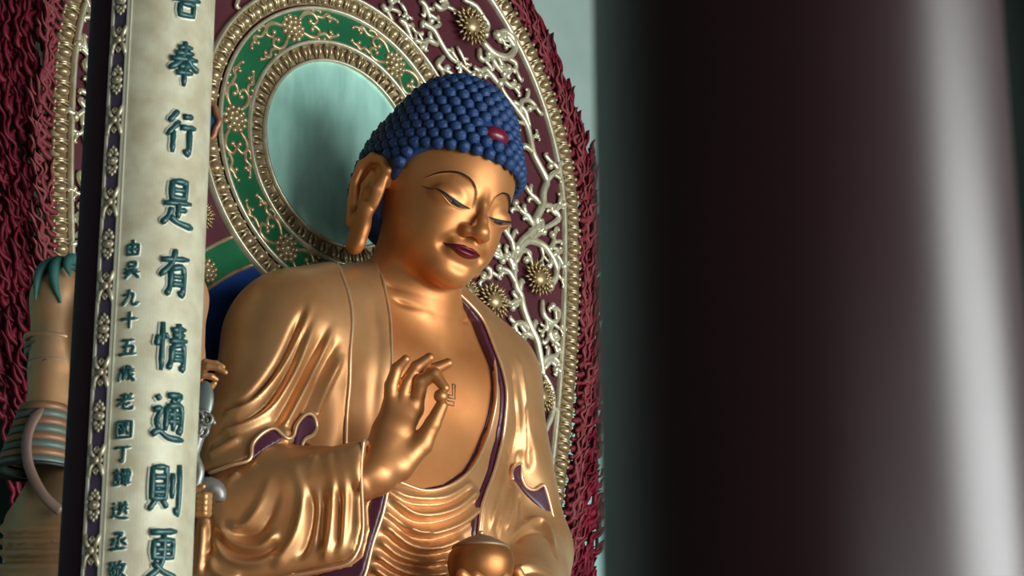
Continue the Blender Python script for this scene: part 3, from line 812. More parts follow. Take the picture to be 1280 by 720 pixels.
mb = MB(); mb.ball((0, 0, 0), (.115, .075, .075), 16, 12)
v = h2w(np.array(mb.v) @ np.array([[1, 0, 0], [0, .85, .5], [0, -.5, .85]])+jw)
obj('hair_jewel', v, mb.f, JEWEL, buddha)
# lines of the robe on the body (statue coordinates)
EDGE_A = [(-0.74,-1.35),(-0.82,-1.52),(-0.84,-1.71),(-0.86,-1.92),(-0.89,-2.18),(-0.88,-2.42),(-0.86,-2.65),(-0.86,-2.9),(-.86,-3.4)]
EDGE_B = [(-0.36,-1.21),(-0.46,-1.44),(-0.48,-1.62),(-0.49,-1.81),(-0.54,-2.06),(-0.56,-2.32),(-0.56,-2.62),(-0.60,-3.13),(-.62,-3.6)]
EDGE_C = [(0.10,-1.30),(0.18,-1.43),(0.34,-1.5),(0.47,-1.62),(0.53,-1.82),(0.52,-2.04),(0.49,-2.3),(0.45,-2.54),(0.33,-2.76),(0.14,-2.96),(-0.09,-3.11),(-0.32,-3.18),(-0.51,-3.14),(-0.61,-3.11),(-.8,-2.9)]
EDGE_D = [(0.16,-1.36),(0.23,-1.46),(0.38,-1.54),(0.49,-1.65),(0.54,-1.87),(0.57,-2.04),(0.59,-2.23),(0.59,-2.43),(0.58,-2.62),(0.44,-2.89),(0.28,-3.1),(0.2,-3.25),(0.17,-3.43),(0.18,-3.64),(.2,-4.1)]
FOLDS_A = [([(-1.19,-1.15,-1.82),(-1.32,-1.14,-2.09),(-1.43,-1.12,-2.33),(-1.55,-1.07,-2.53),(-1.65,-0.99,-2.65),(-1.72,-0.82,-2.69)],0.035,-0.05),([(-1.16,-1.15,-1.78),(-1.28,-1.16,-2.09),(-1.39,-1.14,-2.34),(-1.54,-1.1,-2.58),(-1.65,-1.02,-2.7),(-1.73,-0.84,-2.75)],0.035,0.045),([(-1.21,-1.18,-1.93),(-1.29,-1.16,-2.17),(-1.4,-1.16,-2.42),(-1.56,-1.12,-2.68),(-1.69,-1.01,-2.81),(-1.75,-0.87,-2.83)],0.035,-0.045),([(-1.14,-1.2,-1.9),(-1.24,-1.18,-2.17),(-1.37,-1.18,-2.47),(-1.52,-1.15,-2.72),(-1.68,-1.05,-2.85),(-1.76,-0.87,-2.88)],0.04,0.05),([(-1.05,-1.23,-1.97),(-1.15,-1.21,-2.18),(-1.32,-1.2,-2.48),(-1.47,-1.19,-2.76),(-1.54,-1.18,-2.86)],0.035,-0.04),([(-1.0,-1.24,-1.95),(-1.11,-1.22,-2.19),(-1.26,-1.22,-2.49),(-1.4,-1.22,-2.75),(-1.47,-1.22,-2.88)],0.035,0.04),([(-0.97,-1.26,-2.07),(-1.07,-1.23,-2.27),(-1.2,-1.22,-2.54),(-1.31,-1.24,-2.77)],0.03,-0.035),([(-0.94,-1.26,-2.19),(-1.03,-1.23,-2.38),(-1.14,-1.22,-2.62),(-1.19,-1.23,-2.75)],0.035,0.04),([(-1.74,-0.99,-2.92),(-1.78,-0.9,-2.95),(-1.8,-0.8,-2.98)],0.03,-0.03),([(-1.69,-1.07,-2.93),(-1.78,-0.95,-3.01),(-1.82,-0.84,-3.06)],0.035,0.035),([(-1.42,-1.23,-2.85),(-1.45,-1.23,-2.93),(-1.44,-1.24,-2.98)],0.05,0.03)]
FOLDS_C = [([(-0.62,-1.38,-3.17),(-0.46,-1.45,-3.25),(-0.14,-1.5,-3.21),(0.18,-1.47,-3.03)],0.03,0.03),([(-0.63,-1.39,-3.21),(-0.46,-1.46,-3.29),(-0.14,-1.51,-3.25),(0.17,-1.48,-3.07)],0.020999999999999998,-0.0225),([(-0.64,-1.39,-3.24),(-0.4,-1.47,-3.38),(-0.07,-1.52,-3.3),(0.24,-1.47,-3.08)],0.042,0.05),([(-0.64,-1.39,-3.28),(-0.4,-1.47,-3.42),(-0.07,-1.52,-3.34),(0.23,-1.48,-3.13)],0.0294,-0.037500000000000006),([(-0.66,-1.38,-3.36),(-0.44,-1.45,-3.49),(-0.26,-1.49,-3.48)],0.03,0.03),([(-0.66,-1.38,-3.39),(-0.44,-1.45,-3.53),(-0.25,-1.49,-3.52)],0.020999999999999998,-0.0225),([(-0.52,-1.43,-3.46),(-0.32,-1.48,-3.51),(-0.03,-1.52,-3.41),(0.26,-1.49,-3.22)],0.036,0.045),([(-0.52,-1.43,-3.49),(-0.32,-1.47,-3.55),(-0.02,-1.52,-3.45),(0.25,-1.5,-3.26)],0.025199999999999997,-0.03375),([(-0.68,-1.37,-3.45),(-0.44,-1.43,-3.6),(-0.2,-1.48,-3.6),(0.05,-1.51,-3.49)],0.044,0.052),([(-0.68,-1.37,-3.49),(-0.43,-1.42,-3.64),(-0.2,-1.47,-3.64),(0.05,-1.5,-3.53)],0.030799999999999998,-0.039),([(-0.68,-1.35,-3.57),(-0.51,-1.39,-3.68),(-0.28,-1.44,-3.7),(-0.06,-1.47,-3.65)],0.036,0.04),([(-0.67,-1.34,-3.6),(-0.5,-1.37,-3.71),(-0.27,-1.42,-3.74),(-0.05,-1.46,-3.69)],0.025199999999999997,-0.03),([(-0.69,-1.31,-3.67),(-0.45,-1.36,-3.78),(-0.19,-1.42,-3.78),(-0.02,-1.45,-3.74)],0.042,0.05),([(-0.68,-1.3,-3.7),(-0.44,-1.34,-3.81),(-0.17,-1.4,-3.82),(-0.01,-1.43,-3.78)],0.0294,-0.037500000000000006),([(-0.67,-1.28,-3.76),(-0.48,-1.31,-3.84),(-0.15,-1.38,-3.86)],0.036,0.045),([(-0.66,-1.26,-3.79),(-0.47,-1.29,-3.88),(-0.14,-1.36,-3.89)],0.025199999999999997,-0.03375)]
FOLDS_D = [([(0.86,-1.22,-1.82),(0.87,-1.28,-2.09),(0.93,-1.24,-2.4),(0.93,-1.19,-2.72)],0.04,0.03),([(0.76,-1.28,-1.95),(0.75,-1.34,-2.26),(0.84,-1.25,-2.55),(0.76,-1.28,-2.89)],0.03,-0.035),([(0.91,-1.27,-2.22),(0.99,-1.21,-2.52),(1.02,-1.19,-2.77)],0.03,-0.03),([(0.68,-1.31,-2.65),(0.54,-1.4,-2.95),(0.34,-1.51,-3.25),(0.29,-1.52,-3.43)],0.025,0.03),([(0.8,-1.24,-2.81),(0.58,-1.41,-3.07),(0.41,-1.5,-3.33),(0.38,-1.5,-3.49)],0.025,-0.03),([(0.76,-1.28,-2.89),(0.65,-1.4,-3.12),(0.48,-1.48,-3.38)],0.025,0.035),([(0.93,-1.19,-2.95),(0.77,-1.34,-3.16),(0.6,-1.44,-3.35)],0.025,-0.025),([(1.02,-1.22,-2.38),(1.05,-1.19,-2.57),(1.07,-1.19,-2.73),(1.08,-1.19,-2.86)],0.13,0.035),([(0.89,-1.22,-2.6),(0.89,-1.2,-2.79),(0.71,-1.33,-2.99)],0.03,-0.03)]
FOLDS_L = [([(0.49,-1.47,-3.48),(0.76,-1.37,-3.29),(1.05,-1.27,-3.17),(1.08,-1.38,-3.26),(0.89,-1.64,-3.5)],0.035,0.05),([(0.54,-1.51,-3.48),(0.74,-1.43,-3.35),(0.92,-1.4,-3.28),(0.97,-1.49,-3.35),(0.85,-1.71,-3.58)],0.03,-0.04),([(0.29,-1.81,-3.76),(0.4,-1.83,-3.69),(0.53,-1.87,-3.68),(0.7,-1.87,-3.72)],0.03,0.04),([(0.26,-1.8,-3.82),(0.37,-1.86,-3.75),(0.49,-1.91,-3.74),(0.63,-1.93,-3.78)],0.025,-0.03)]
SLEEVE = [(-0.14,-3.28),(0.28,-3.17),(0.7,-3.08),(1.02,-3.01),(1.0,-3.31),(1.03,-3.63),(0.99,-3.83),(0.89,-3.91),(0.69,-3.95),(0.37,-4.01),(-0.16,-4.09),(-0.3,-4.05),(-0.24,-3.54)]
CUFF_FAR = [(0.61,-3.11),(0.98,-3.01),(1.13,-3.26),(1.08,-3.48),(1.01,-3.71),(0.96,-3.91),(0.89,-4.05),(0.63,-4.07)]
CUFF_EDGE = [(-1.24,-1.87,-3.02),(-1.25,-1.86,-3.17),(-1.25,-1.86,-3.32),(-1.24,-1.87,-3.55),(-1.24,-1.87,-3.7),(-1.26,-1.84,-3.83),(-1.31,-1.78,-3.91),(-1.43,-1.6,-3.95),(-1.58,-1.39,-3.99)]
CUFF_FAR_EDGE = [(-0.94,-1.8,-3.27),(-0.96,-1.76,-3.49),(-1.0,-1.7,-3.71),(-1.03,-1.66,-3.92),(-1.07,-1.61,-4.05)]
FOLDS_S = [([(-1.39,-1.66,-3.07),(-1.36,-1.7,-3.37),(-1.37,-1.68,-3.72),(-1.41,-1.63,-3.92)],0.035,0.05),([(-1.34,-1.72,-3.05),(-1.31,-1.77,-3.37),(-1.32,-1.76,-3.68),(-1.35,-1.72,-3.88)],0.03,0.03),([(-1.36,-1.7,-3.1),(-1.34,-1.73,-3.42),(-1.34,-1.73,-3.82)],0.025,-0.04),([(-1.43,-1.59,-3.11),(-1.45,-1.57,-3.24),(-1.45,-1.57,-3.34)],0.03,0.045),([(-1.41,-1.63,-3.16),(-1.4,-1.63,-3.47),(-1.42,-1.61,-3.82)],0.03,-0.045),([(-1.54,-1.45,-3.15),(-1.49,-1.52,-3.38),(-1.5,-1.49,-3.63),(-1.55,-1.42,-3.8),(-1.62,-1.32,-3.92)],0.04,0.05),([(-1.5,-1.49,-3.18),(-1.45,-1.57,-3.44),(-1.46,-1.55,-3.7),(-1.51,-1.48,-3.89)],0.03,-0.045),([(-1.63,-1.32,-3.24),(-1.64,-1.3,-3.37),(-1.72,-1.18,-3.59),(-1.82,-1.04,-3.59)],0.04,0.04),([(-1.59,-1.37,-3.23),(-1.59,-1.37,-3.4),(-1.67,-1.26,-3.64),(-1.78,-1.09,-3.66)],0.03,-0.035),([(-1.85,-0.99,-3.55),(-1.78,-1.1,-3.72),(-1.66,-1.27,-3.76),(-1.58,-1.38,-3.63)],0.035,0.045),([(-1.87,-0.97,-3.65),(-1.8,-1.07,-3.83),(-1.68,-1.24,-3.87),(-1.57,-1.39,-3.8)],0.035,0.045),([(-1.86,-0.98,-3.61),(-1.79,-1.09,-3.78),(-1.67,-1.26,-3.82),(-1.58,-1.38,-3.72)],0.025,-0.04),([(-1.89,-0.94,-3.78),(-1.85,-1.0,-3.92),(-1.74,-1.15,-3.98)],0.035,0.04),([(-1.76,-1.13,-3.22),(-1.79,-1.08,-3.27),(-1.81,-1.05,-3.34)],0.03,0.03),([(-1.29,-1.8,-3.08),(-1.29,-1.81,-3.43),(-1.28,-1.81,-3.77)],0.04,-0.015),([(-1.88,-0.95,-3.49),(-1.88,-0.96,-3.72),(-1.89,-0.94,-3.92)],0.03,-0.03),([(-1.91,-0.92,-3.55),(-1.91,-0.91,-3.78),(-1.93,-0.89,-3.95)],0.03,0.035)]
HEM_A = [(-1.87,-0.91,-3.2),(-1.8,-1.08,-3.16),(-1.71,-1.17,-3.12),(-1.68,-1.16,-3.0),(-1.61,-1.18,-2.91),(-1.54,-1.22,-2.87),(-1.49,-1.25,-2.91),(-1.45,-1.27,-2.94),(-1.4,-1.27,-2.91),(-1.37,-1.27,-2.82),(-1.29,-1.27,-2.73),(-1.22,-1.27,-2.73),(-1.18,-1.26,-2.8),(-1.22,-1.27,-2.87),(-1.3,-1.28,-2.92),(-1.33,-1.28,-2.99),(-1.32,-1.29,-3.08)]
POCKET1 = [(-1.7,-3.11),(-1.67,-3.0),(-1.61,-2.91),(-1.53,-2.87),(-1.48,-2.91),(-1.48,-2.96),(-1.55,-3.0),(-1.64,-3.07),(-1.7,-3.14)]
POCKET2 = [(-1.37,-3.1),(-1.38,-2.94),(-1.35,-2.81),(-1.28,-2.73),(-1.21,-2.73),(-1.17,-2.79),(-1.21,-2.86),(-1.29,-2.91),(-1.31,-2.99),(-1.31,-3.09)]
HEM_D = [(0.71,-1.34,-2.91),(0.72,-1.32,-2.83),(0.84,-1.24,-2.75),(0.92,-1.22,-2.73),(0.92,-1.22,-2.83),(0.98,-1.21,-2.9),(1.07,-1.21,-2.91),(1.14,-1.21,-2.87),(1.18,-1.21,-2.86),(1.23,-1.21,-2.97),(1.28,-1.21,-3.12)]
LINING_D = [(.76,-2.81),(.86,-2.74),(.95,-2.72),(.95,-2.82),(1.01,-2.89),(1.08,-2.9),(1.2,-2.85),(1.27,-3.0),(1.31,-3.15),(1.22,-3.12),(1.12,-3.04),(1.0,-2.97),(.89,-2.9)]
TRIM = mat('trim_gilding', (0.84, 0.56, 0.33), (0.74, 0.46, 0.25), 6, metal=0.7, rough=0.4)
def edge_x(L, z):
    L = sorted(L, key=lambda p: p[1]); return np.interp(z, [p[1] for p in L], [p[0] for p in L])
def arm2_sdf(P): return cone(P, (1.28, -.85, -3.35), (.50, -1.62, -3.98), .32, .27)
def on_surf(fn, pts, off):
    """lifts (x, z) points to the front surface fn == off"""
    x = np.array([p[0] for p in pts]); z = np.array([p[1] for p in pts])
    ys = np.linspace(-2.4, -.4, 600); out = []
    for a, b in zip(x, z):
        s = fn(np.stack([np.full(600, a), ys, np.full(600, b)], -1))-off
        i = int(np.argmax(s < 0)); i = i if s[i] < 0 else int(np.argmin(s))
        out.append((a, ys[i], b))
    return np.array(out)
def trim_tube(name, pts, r, m, parent, flat=.8, n=6, step=5):
    P = smooth_path(pts, step); mb = MB(); mb.tube(P, r, 6, 1.0); return mb.build(name, m, parent)
# inner robe that covers the statue's right breast
def inner_sdf(P):
    d = smin(torso_sdf(P), neck_sdf(P)+.10, .1)-.045
    return smax(smax(d, P[..., 0]-edge_x(EDGE_B, P[..., 2]), .025), -3.9-P[..., 2], .02)
V, Q = sculpt(lambda P: smax(inner_sdf(P), P[..., 1]+.35, .02), (-1.2, -1.7, -3.9), (-.2, -.3, -1.05), .016)
N = normals(V, Q); D = np.zeros(len(V))
D = fold(V, N, on_surf(torso_sdf, [(-.62, -1.6), (-.64, -2.0), (-.68, -2.4), (-.66, -2.9)], .045), .05, -.012, (.2, .2), D=D)
obj('inner_robe', V+N*D[:, None], Q, GOLD_ROBE, buddha)
trim_tube('robe_trim', on_surf(torso_sdf, EDGE_B[:8], .04), .012, TRIM, buddha)

# undergarment with the round neckline and hanging folds
NECKPOLY = [(x, z) for x, z in EDGE_C] + [(-1.4, -2.9), (-1.4, -4.4), (1.4, -4.4), (1.4, -1.2), (.1, -1.2)]
def under_sdf(P, off, shift=0.0):
    return smax(torso_sdf(P)-off, poly2(P[..., 0], P[..., 2], NECKPOLY)-shift, .02)
V, Q = sculpt(lambda P: smax(under_sdf(P, .05), P[..., 1]+.6, .02), (-1.2, -1.75, -4.3), (1.2, -.5, -1.2), .0145)
N = normals(V, Q); D = np.zeros(len(V))
for pts, w, h in FOLDS_C: D = fold(V, N, pts, w, h, (.12, .12), D=D)
obj('undergarment', V+N*D[:, None], Q, GOLD_ROBE, buddha)
V, Q = sculpt(lambda P: smax(under_sdf(P, .014, .022), P[..., 1]+.6, .02), (-.9, -1.7, -3.4), (.9, -.5, -1.2), .018)
obj('undergarment_lining', V, Q, LINING, buddha)
trim_tube('robe_trim', on_surf(torso_sdf, EDGE_C[1:-1], .055), .013, TRIM, buddha)

# shawl over the statue's left shoulder
def shawl_sdf(P, off=.085, shift=0.0):
    d = smin(robe_base(P), arm2_sdf(P), .12)-off
    return smax(d, edge_x(EDGE_D, P[..., 2])-shift-P[..., 0], .025)
V, Q = sculpt(shawl_sdf, (0, -2.15, -4.5), (1.85, 0.0, -1.15), .0165)
N = normals(V, Q); D = np.zeros(len(V))
for pts, w, h in FOLDS_D+FOLDS_L: D = fold(V, N, pts, w, h, (.5, .4) if w > .1 else (.15, .15), D=D)
obj('shawl', V+N*D[:, None], Q, GOLD_ROBE, buddha)
V, Q = sculpt(lambda P: smax(smax(shawl_sdf(P, .068, .055), P[..., 0]-edge_x(EDGE_D, P[..., 2])-.06, .02), P[..., 1]+.6, .02), (0, -2.15, -3.6), (1.0, -.5, -1.2), .018)
obj('shawl_lining', V, Q, LINING, buddha)
trim_tube('robe_trim', on_surf(robe_base, EDGE_D[1:-1], .085), .014, TRIM, buddha)
V, Q = sculpt(lambda P: smax(smax(robe_base(P)-.098, poly2(P[..., 0], P[..., 2], LINING_D), .02), P[..., 1]+.55, .02), (.6, -1.6, -3.4), (1.5, -.5, -2.6), .015)
obj('shawl_lining', V, Q, LINING, buddha)
trim_tube('robe_trim', HEM_D, .015, TRIM, buddha)

# outer robe over the right shoulder and arm
def outer_sdf(P, off=.085):
    d = robe_base(P)-off
    d = smax(d, P[..., 0]-edge_x(EDGE_A, P[..., 2]), .025)
    hem = np.interp(P[..., 0], [-2.0, -1.75, -1.55, -1.4, -1.28, -1.1, -.8], [-3.22, -3.14, -3.02, -2.97, -2.93, -2.98, -3.3])
    return smax(d, (hem-P[..., 2])*.9, .03)
V, Q = sculpt(outer_sdf, (-2.1, -1.65, -3.4), (-.55, .1, -1.15), .0145)
N = normals(V, Q); D = np.zeros(len(V))
for pts, w, h in FOLDS_A: D = fold(V, N, pts, w, h, (.25, .08), D=D)
obj('outer_robe', V+N*D[:, None], Q, GOLD_ROBE, buddha)
trim_tube('robe_trim', on_surf(robe_base, EDGE_A[:8], .08), .016, TRIM, buddha)
for pk in (POCKET1, POCKET2):
    V, Q = sculpt(lambda P: smax(smax(robe_base(P)-.105, poly2(P[..., 0], P[..., 2], pk), .015), P[..., 1]+.5, .02), (-1.8, -1.6, -3.3), (-1.0, -.4, -2.6), .012)
    obj('robe_lining', V, Q, LINING, buddha)
trim_tube('robe_trim', HEM_A, .016, TRIM, buddha)

# wide sleeve of the raised arm: two hanging sheets about the forearm
ST = np.array([.573, -.82, 0]); SN = np.array([-.82, -.573, 0]); SE = np.array([-1.70, -.95, -3.35])
def slv(P): q = P-SE; return q @ ST, P[..., 2], q @ SN
def sleeve_sdf(P):
    s, z, n = slv(P)
    core = cone(P, (-1.62, -.92, -3.40), (-1.16, -1.72, -3.22), .27, .20)
    th = .13+.03*np.clip((z+4.1)/.9, 0, 1)
    slab = smax(poly2(s, z, SLEEVE), np.abs(n+.0)-th, .14)
    d = smin(slab, smax(core, s-1.0, .02), .08)
    d = smin(d, chain(P, [(-1.46, -.88, -3.22), (-1.42, -1.12, -3.20), (-1.27, -1.42, -3.19)], [.31, .25, .19], .05), .08)   # cloth gathered at the elbow
    hollow = smax(poly2(s+.0, z-.03, [(.45, -3.16), (1.3, -3.04), (1.3, -4.3), (.45, -4.3)]), np.abs(n)-.085, .03)
    return smax(d, -hollow, .02)
V, Q = sculpt(sleeve_sdf, (-2.2, -2.1, -4.35), (-.8, -.5, -2.85), .0145)
N = normals(V, Q); D = np.zeros(len(V))
for pts, w, h in FOLDS_S: D = fold(V, N, pts, w, h, (.15, .15), D=D)
sleeve = obj('sleeve', V+N*D[:, None], Q, GOLD_ROBE, buddha)
trim_tube('sleeve_trim', CUFF_EDGE, .014, TRIM, sleeve)
def far_sdf(P):
    s, z, n = slv(P); return smax(poly2(s, z, CUFF_FAR), np.abs(n+.15)-.03, .02)
V, Q = sculpt(far_sdf, (-2.0, -2.2, -4.3), (-.6, -.7, -2.8), .014)
obj('sleeve_lining', V, Q, LINING, sleeve)
trim_tube('sleeve_trim', CUFF_FAR_EDGE, .014, TRIM, sleeve)

# raised right hand, thumb and forefinger closed on a pellet
HJ = {'w': (-1.079, -1.8, -3.232), 'f': (-1.17, -1.745, -3.3),
      'l': [(-0.938, -1.8, -2.724), (-0.95, -1.82, -2.563), (-0.934, -1.86, -2.442), (-0.911, -1.93, -2.381)],
      'r': [(-0.872, -1.82, -2.698), (-0.849, -1.87, -2.542), (-0.812, -1.94, -2.424), (-0.76, -2.02, -2.358)],
      'm': [(-0.813, -1.84, -2.697), (-0.76, -1.9, -2.532), (-0.7, -1.98, -2.434), (-0.616, -2.06, -2.38)],
      'i': [(-0.761, -1.86, -2.716), (-0.798, -1.97, -2.535), (-0.748, -2.06, -2.49), (-0.7, -2.12, -2.595)],
      't': [(-0.906, -1.85, -3.154), (-0.768, -1.95, -2.99), (-0.733, -2.03, -2.851), (-0.703, -2.09, -2.721)]}
def hand_sdf(P):
    d = cone(P, HJ['f'], HJ['w'], .15, .135)
    for k, r in (('l', .052), ('r', .056), ('m', .058), ('i', .056)):
        mid = tuple(np.array(HJ['w'])*.35+np.array(HJ[k][0])*.65)
        d = smin(d, chain(P, [HJ['w'], mid, HJ[k][0]], [.125, .085, r*1.18], .04), .07)
    d = smin(d, chain(P, [HJ['w'], HJ['t'][0], HJ['t'][1]], [.12, .115, .078], .03), .06)
    fing = None
    for k, r in (('l', .050), ('r', .055), ('m', .056), ('i', .055)):
        f = chain(P, HJ[k], [r*1.12, r, r*.88, r*.66], .012); fing = f if fing is None else np.minimum(fing, f)
    fing = smin(fing, chain(P, HJ['t'][1:], [.078, .06, .046], .015), .004)
    return smin(d, fing, .03)
V, Q = sculpt(hand_sdf, (-1.45, -2.3, -3.6), (-.45, -1.5, -2.2), .0078)
COPPER = mat('dark_copper_gilding', (0.62, 0.27, 0.10), (0.52, 0.21, 0.075), 3.5, metal=0.7, rough=0.40, rough2=0.48)  # darker copper tone for the raised hand and its pellet
obj('hand', V, Q, COPPER, buddha)
mb = MB(); mb.ball((-.72, -2.1, -2.655), .052, 18, 12); mb.build('pellet', COPPER, buddha)

# left hand under the jar
LH = [[(.35, -1.78, -4.05), (-.05, -2.02, -4.10), (-.40, -2.12, -4.02), (-.53, -2.12, -3.93)], [(.35, -1.78, -4.05), (0, -2.1, -4.12), (-.30, -2.2, -4.04), (-.44, -2.17, -3.94)],
      [(.35, -1.8, -4.05), (.15, -2.1, -4.1), (-.05, -2.2, -4.02), (-.15, -2.15, -3.90)], [(.3, -1.75, -4.02), (.1, -1.7, -4.1), (-.2, -1.75, -4.1), (-.45, -1.85, -4.05)], [(.38, -1.75, -4.0), (.25, -1.95, -4.0), (.15, -2.05, -3.92), (.08, -2.05, -3.82)]]
def lhand_sdf(P):
    d = cone(P, (.75, -1.5, -3.95), (.35, -1.78, -4.05), .16, .14)
    d = smin(d, ell(P, (.1, -1.9, -4.08), (.32, .24, .1)), .06)
    for f in LH: d = smin(d, chain(P, f, [.1, .065, .052, .042], .015), .02)
    return d
V, Q = sculpt(lhand_sdf, (-.75, -2.4, -4.4), (1.0, -1.2, -3.7), .012)
obj('hand', V, Q, GOLD, buddha)

# crossed legs and lap
def lap_sdf(P):
    X = P.copy(); X[..., 0] = np.abs(X[..., 0])
    d = ell(X, (0, -1.1, -4.5), (1.9, .95, .38))
    return smin(d, ell(X, (1.5, -1.35, -4.5), (.65, .6, .38)), .2)
V, Q = sculpt(lap_sdf, (-2.3, -2.2, -5.0), (2.3, 0, -3.9), .03)
N = normals(V, Q); D = np.zeros(len(V))
for k in range(-5, 6): D = fold(V, N, [(k*.3, -2.0, -4.55), (k*.33, -1.7, -4.2), (k*.36, -1.2, -4.15)], .07, .05, (.2, .3), D=D)
obj('lap_robe', V+N*D[:, None], Q, GOLD_ROBE, buddha)

# medicine jar
jar = empty('jar', (-.189, -1.95, -4.0), 'small round golden lidded jar held in the left hand of the Buddha', 'jar')
jc = (-.189, -1.95, -3.78)
MB().lathe([(.001, -.22), (.12, -.22), (.19, -.17), (.232, -.08), (.245, .0), (.232, .07), (.205, .105), (.2, .115)], jc, 40).build('bowl', mat('jar_gilding', (0.46, 0.18, 0.055), (0.36, 0.14, 0.045), 5, metal=0.7, rough=0.42), jar)
lid = MB().lathe([(.20, .10), (.212, .112), (.205, .125), (.15, .16), (.09, .19), (.04, .205), (.03, .212)], jc, 40).build('lid', mat('lid_gilding', (0.34, 0.22, 0.13), (0.28, 0.18, 0.11), 5, metal=0.5, rough=0.5), jar)
MB().ball((jc[0], jc[1], jc[2]+.222), (.026, .026, .02), 10, 7).build('lid_knob', TRIM, lid)
# incised emblem on the chest: raised outline strokes
def emblem():
    P = [(0.02, -2.27), (.02, -2.36), (.075, -2.36), (.075, -2.27)]
    mb = MB()
    for pts in ([(.095, -2.26), (.095, -2.375), (.03, -2.375)], [(.07, -2.26), (.07, -2.352), (.03, -2.352)], [(.095, -2.26), (.07, -2.26)], [(.03, -2.375), (.03, -2.352)],
                [(.02, -2.40), (.085, -2.40), (.085, -2.43), (.02, -2.43)]):
        mb.tube(on_surf(torso_sdf, pts, .002), .006, 5)
    return mb.build('chest_emblem', mat('emblem_paint', (0.20, 0.11, 0.06), rough=0.5), buddha)
emblem()
# lotus throne and altar block below
th_ = empty('lotus_throne', (0, -1.1, ZF), 'maroon altar block with gilded lotus seat under the Buddha', 'pedestal')
MB().box((-2.1, -2.5, ZF), (2.1, -.22, -6.2)).box((-2.2, -2.6, -6.2), (2.2, -.2, -6.0)).build('altar_block', MAROON, th_, smooth=False)
seat_ = MB().lathe([(.01, -6.0), (1.9, -6.0), (1.75, -5.75), (1.5, -5.5), (1.55, -5.3), (1.9, -5.05), (2.0, -4.90), (.01, -4.89)], (0, 0, 0), 64)
seat_.v = [(x, -1.14+y*.46, z) for x, y, z in seat_.v]
seat_.build('lotus_seat', LEAF2, th_)
pet = MB(); pv = []; 
for i in range(7):
    for j in range(7):
        u = i/6; v = j/6-.5; w = .34*math.sin(math.pi*min(.12+u*.8, 1))**.6
        pv.append((v*w*2*.5, -.10*math.sin(u*math.pi)+.16*(v*v)-.10*u, u*.62))
pet.add(pv, [(i*7+j, i*7+j+1, (i+1)*7+j+1, (i+1)*7+j) for i in range(6) for j in range(6)])
pet.add([(x, y+.04, z) for x, y, z in pv], [(i*7+j, (i+1)*7+j, (i+1)*7+j+1, i*7+j+1) for i in range(6) for j in range(6)])
petm = pet.mesh('lotus_petal', LEAF2)
for k in range(18):
    a = 2*math.pi*(k+.5)/18; c, s = math.cos(a), math.sin(a)
    if s > .1: continue
    inst('lotus_petal', petm, frame((-s, c, 0), (-c, -s, 0), (0, 0, 1), (1.7*c, -1.14+.46*1.7*s, -5.52)), th_)
# ------------------------------------------------------------------ pillars of the hall and the couplet board
LACQUER = mat('maroon_lacquer', (0.030, 0.007, 0.0105), (0.025, 0.006, 0.009), 1.5, rough=0.33, rough2=0.38, spec=0.6, bump=0.01, bscale=3)
PURPLE = mat('dark_purple_lacquer', (0.060, 0.030, 0.045), (0.05, 0.025, 0.038), 2, rough=0.6, spec=0.05)
def pillar(name, x, y, r, m, label, seg=96):
    p = empty(name, (x, y, ZF), label, 'pillar')
    MB().lathe([(r, ZF+.45), (r, 5.58)], (x, y, 0), seg).build('shaft', m, p)
    MB().lathe([(r*1.02, ZF+.45), (r*1.25, ZF+.40), (r*1.45, ZF+.25), (r*1.45, ZF+.12), (r*1.5, ZF+.1), (r*1.5, ZF)], (x, y, 0), 48).build('stone_base', STONE, p)
    return p
pillar('lacquered_pillar', -8.436, -11.717, .3628, LACQUER, 'thick glossy dark maroon pillar with a broad pale reflection', 160)
PC = np.array([-4.441, -3.717]); PR = .3452; BR = .3698; PHI0 = -2.1617
pillar('couplet_pillar', PC[0], PC[1], PR, PURPLE, 'dark purple pillar carrying the cream calligraphy board', 96)
pillar('added_dark_pillar', 8.20, -1.85, .68, mat('dim_hall_green_black', (0.006, 0.010, 0.009), rough=0.5), 'added dark pillar standing in for the dim far hall beyond the glossy maroon pillar')  # added pillar; its near-black colour stands for the dim hall beyond

plq = empty('couplet_board', (PC[0]-.3, PC[1]-.3, -5.6), 'tall curved cream board with raised teal Chinese calligraphy and floral edge strip', 'sign')
def cyl(phi, z, r=BR): a = PHI0+phi; return np.array([PC[0]+r*math.cos(a), PC[1]+r*math.sin(a), z])
def curved(name, p0, p1, z0, z1, r0, r1, m, n=24):
    mb = MB(); vs = []; A = np.linspace(p0, p1, n)
    for a in A: vs += [cyl(a, z0, r1), cyl(a, z1, r1), cyl(a, z1, r0), cyl(a, z0, r0)]
    fs = [(i*4+j, (i+1)*4+j, (i+1)*4+(j+1) % 4, i*4+(j+1) % 4) for i in range(n-1) for j in range(4)]
    fs += [(3, 2, 1, 0), ((n-1)*4, (n-1)*4+1, (n-1)*4+2, (n-1)*4+3)]
    o = obj(name, vs, [f for f in fs], m, plq, smooth=False); return o
CREAM = mat('cream_gesso', (0.58, 0.56, 0.41), (0.43, 0.38, 0.255), 6, metal=0.1, rough=0.5, detail=8)
CREAM2 = mat('cream_line', (0.62, 0.60, 0.47), rough=0.5)
STRIP = mat('violet_strip', (0.10, 0.08, 0.145), (0.08, 0.06, 0.115), 4, rough=0.5)
BZ0, BZ1 = -5.6, -.75
dg = math.radians
curved('backing', dg(-35.6), dg(104), BZ0, BZ1, PR+.0005, BR-.012, PURPLE, 48)
curved('violet_strip', dg(-33.6), dg(-20.4), BZ0, BZ1, BR-.013, BR-.006, STRIP, 10)
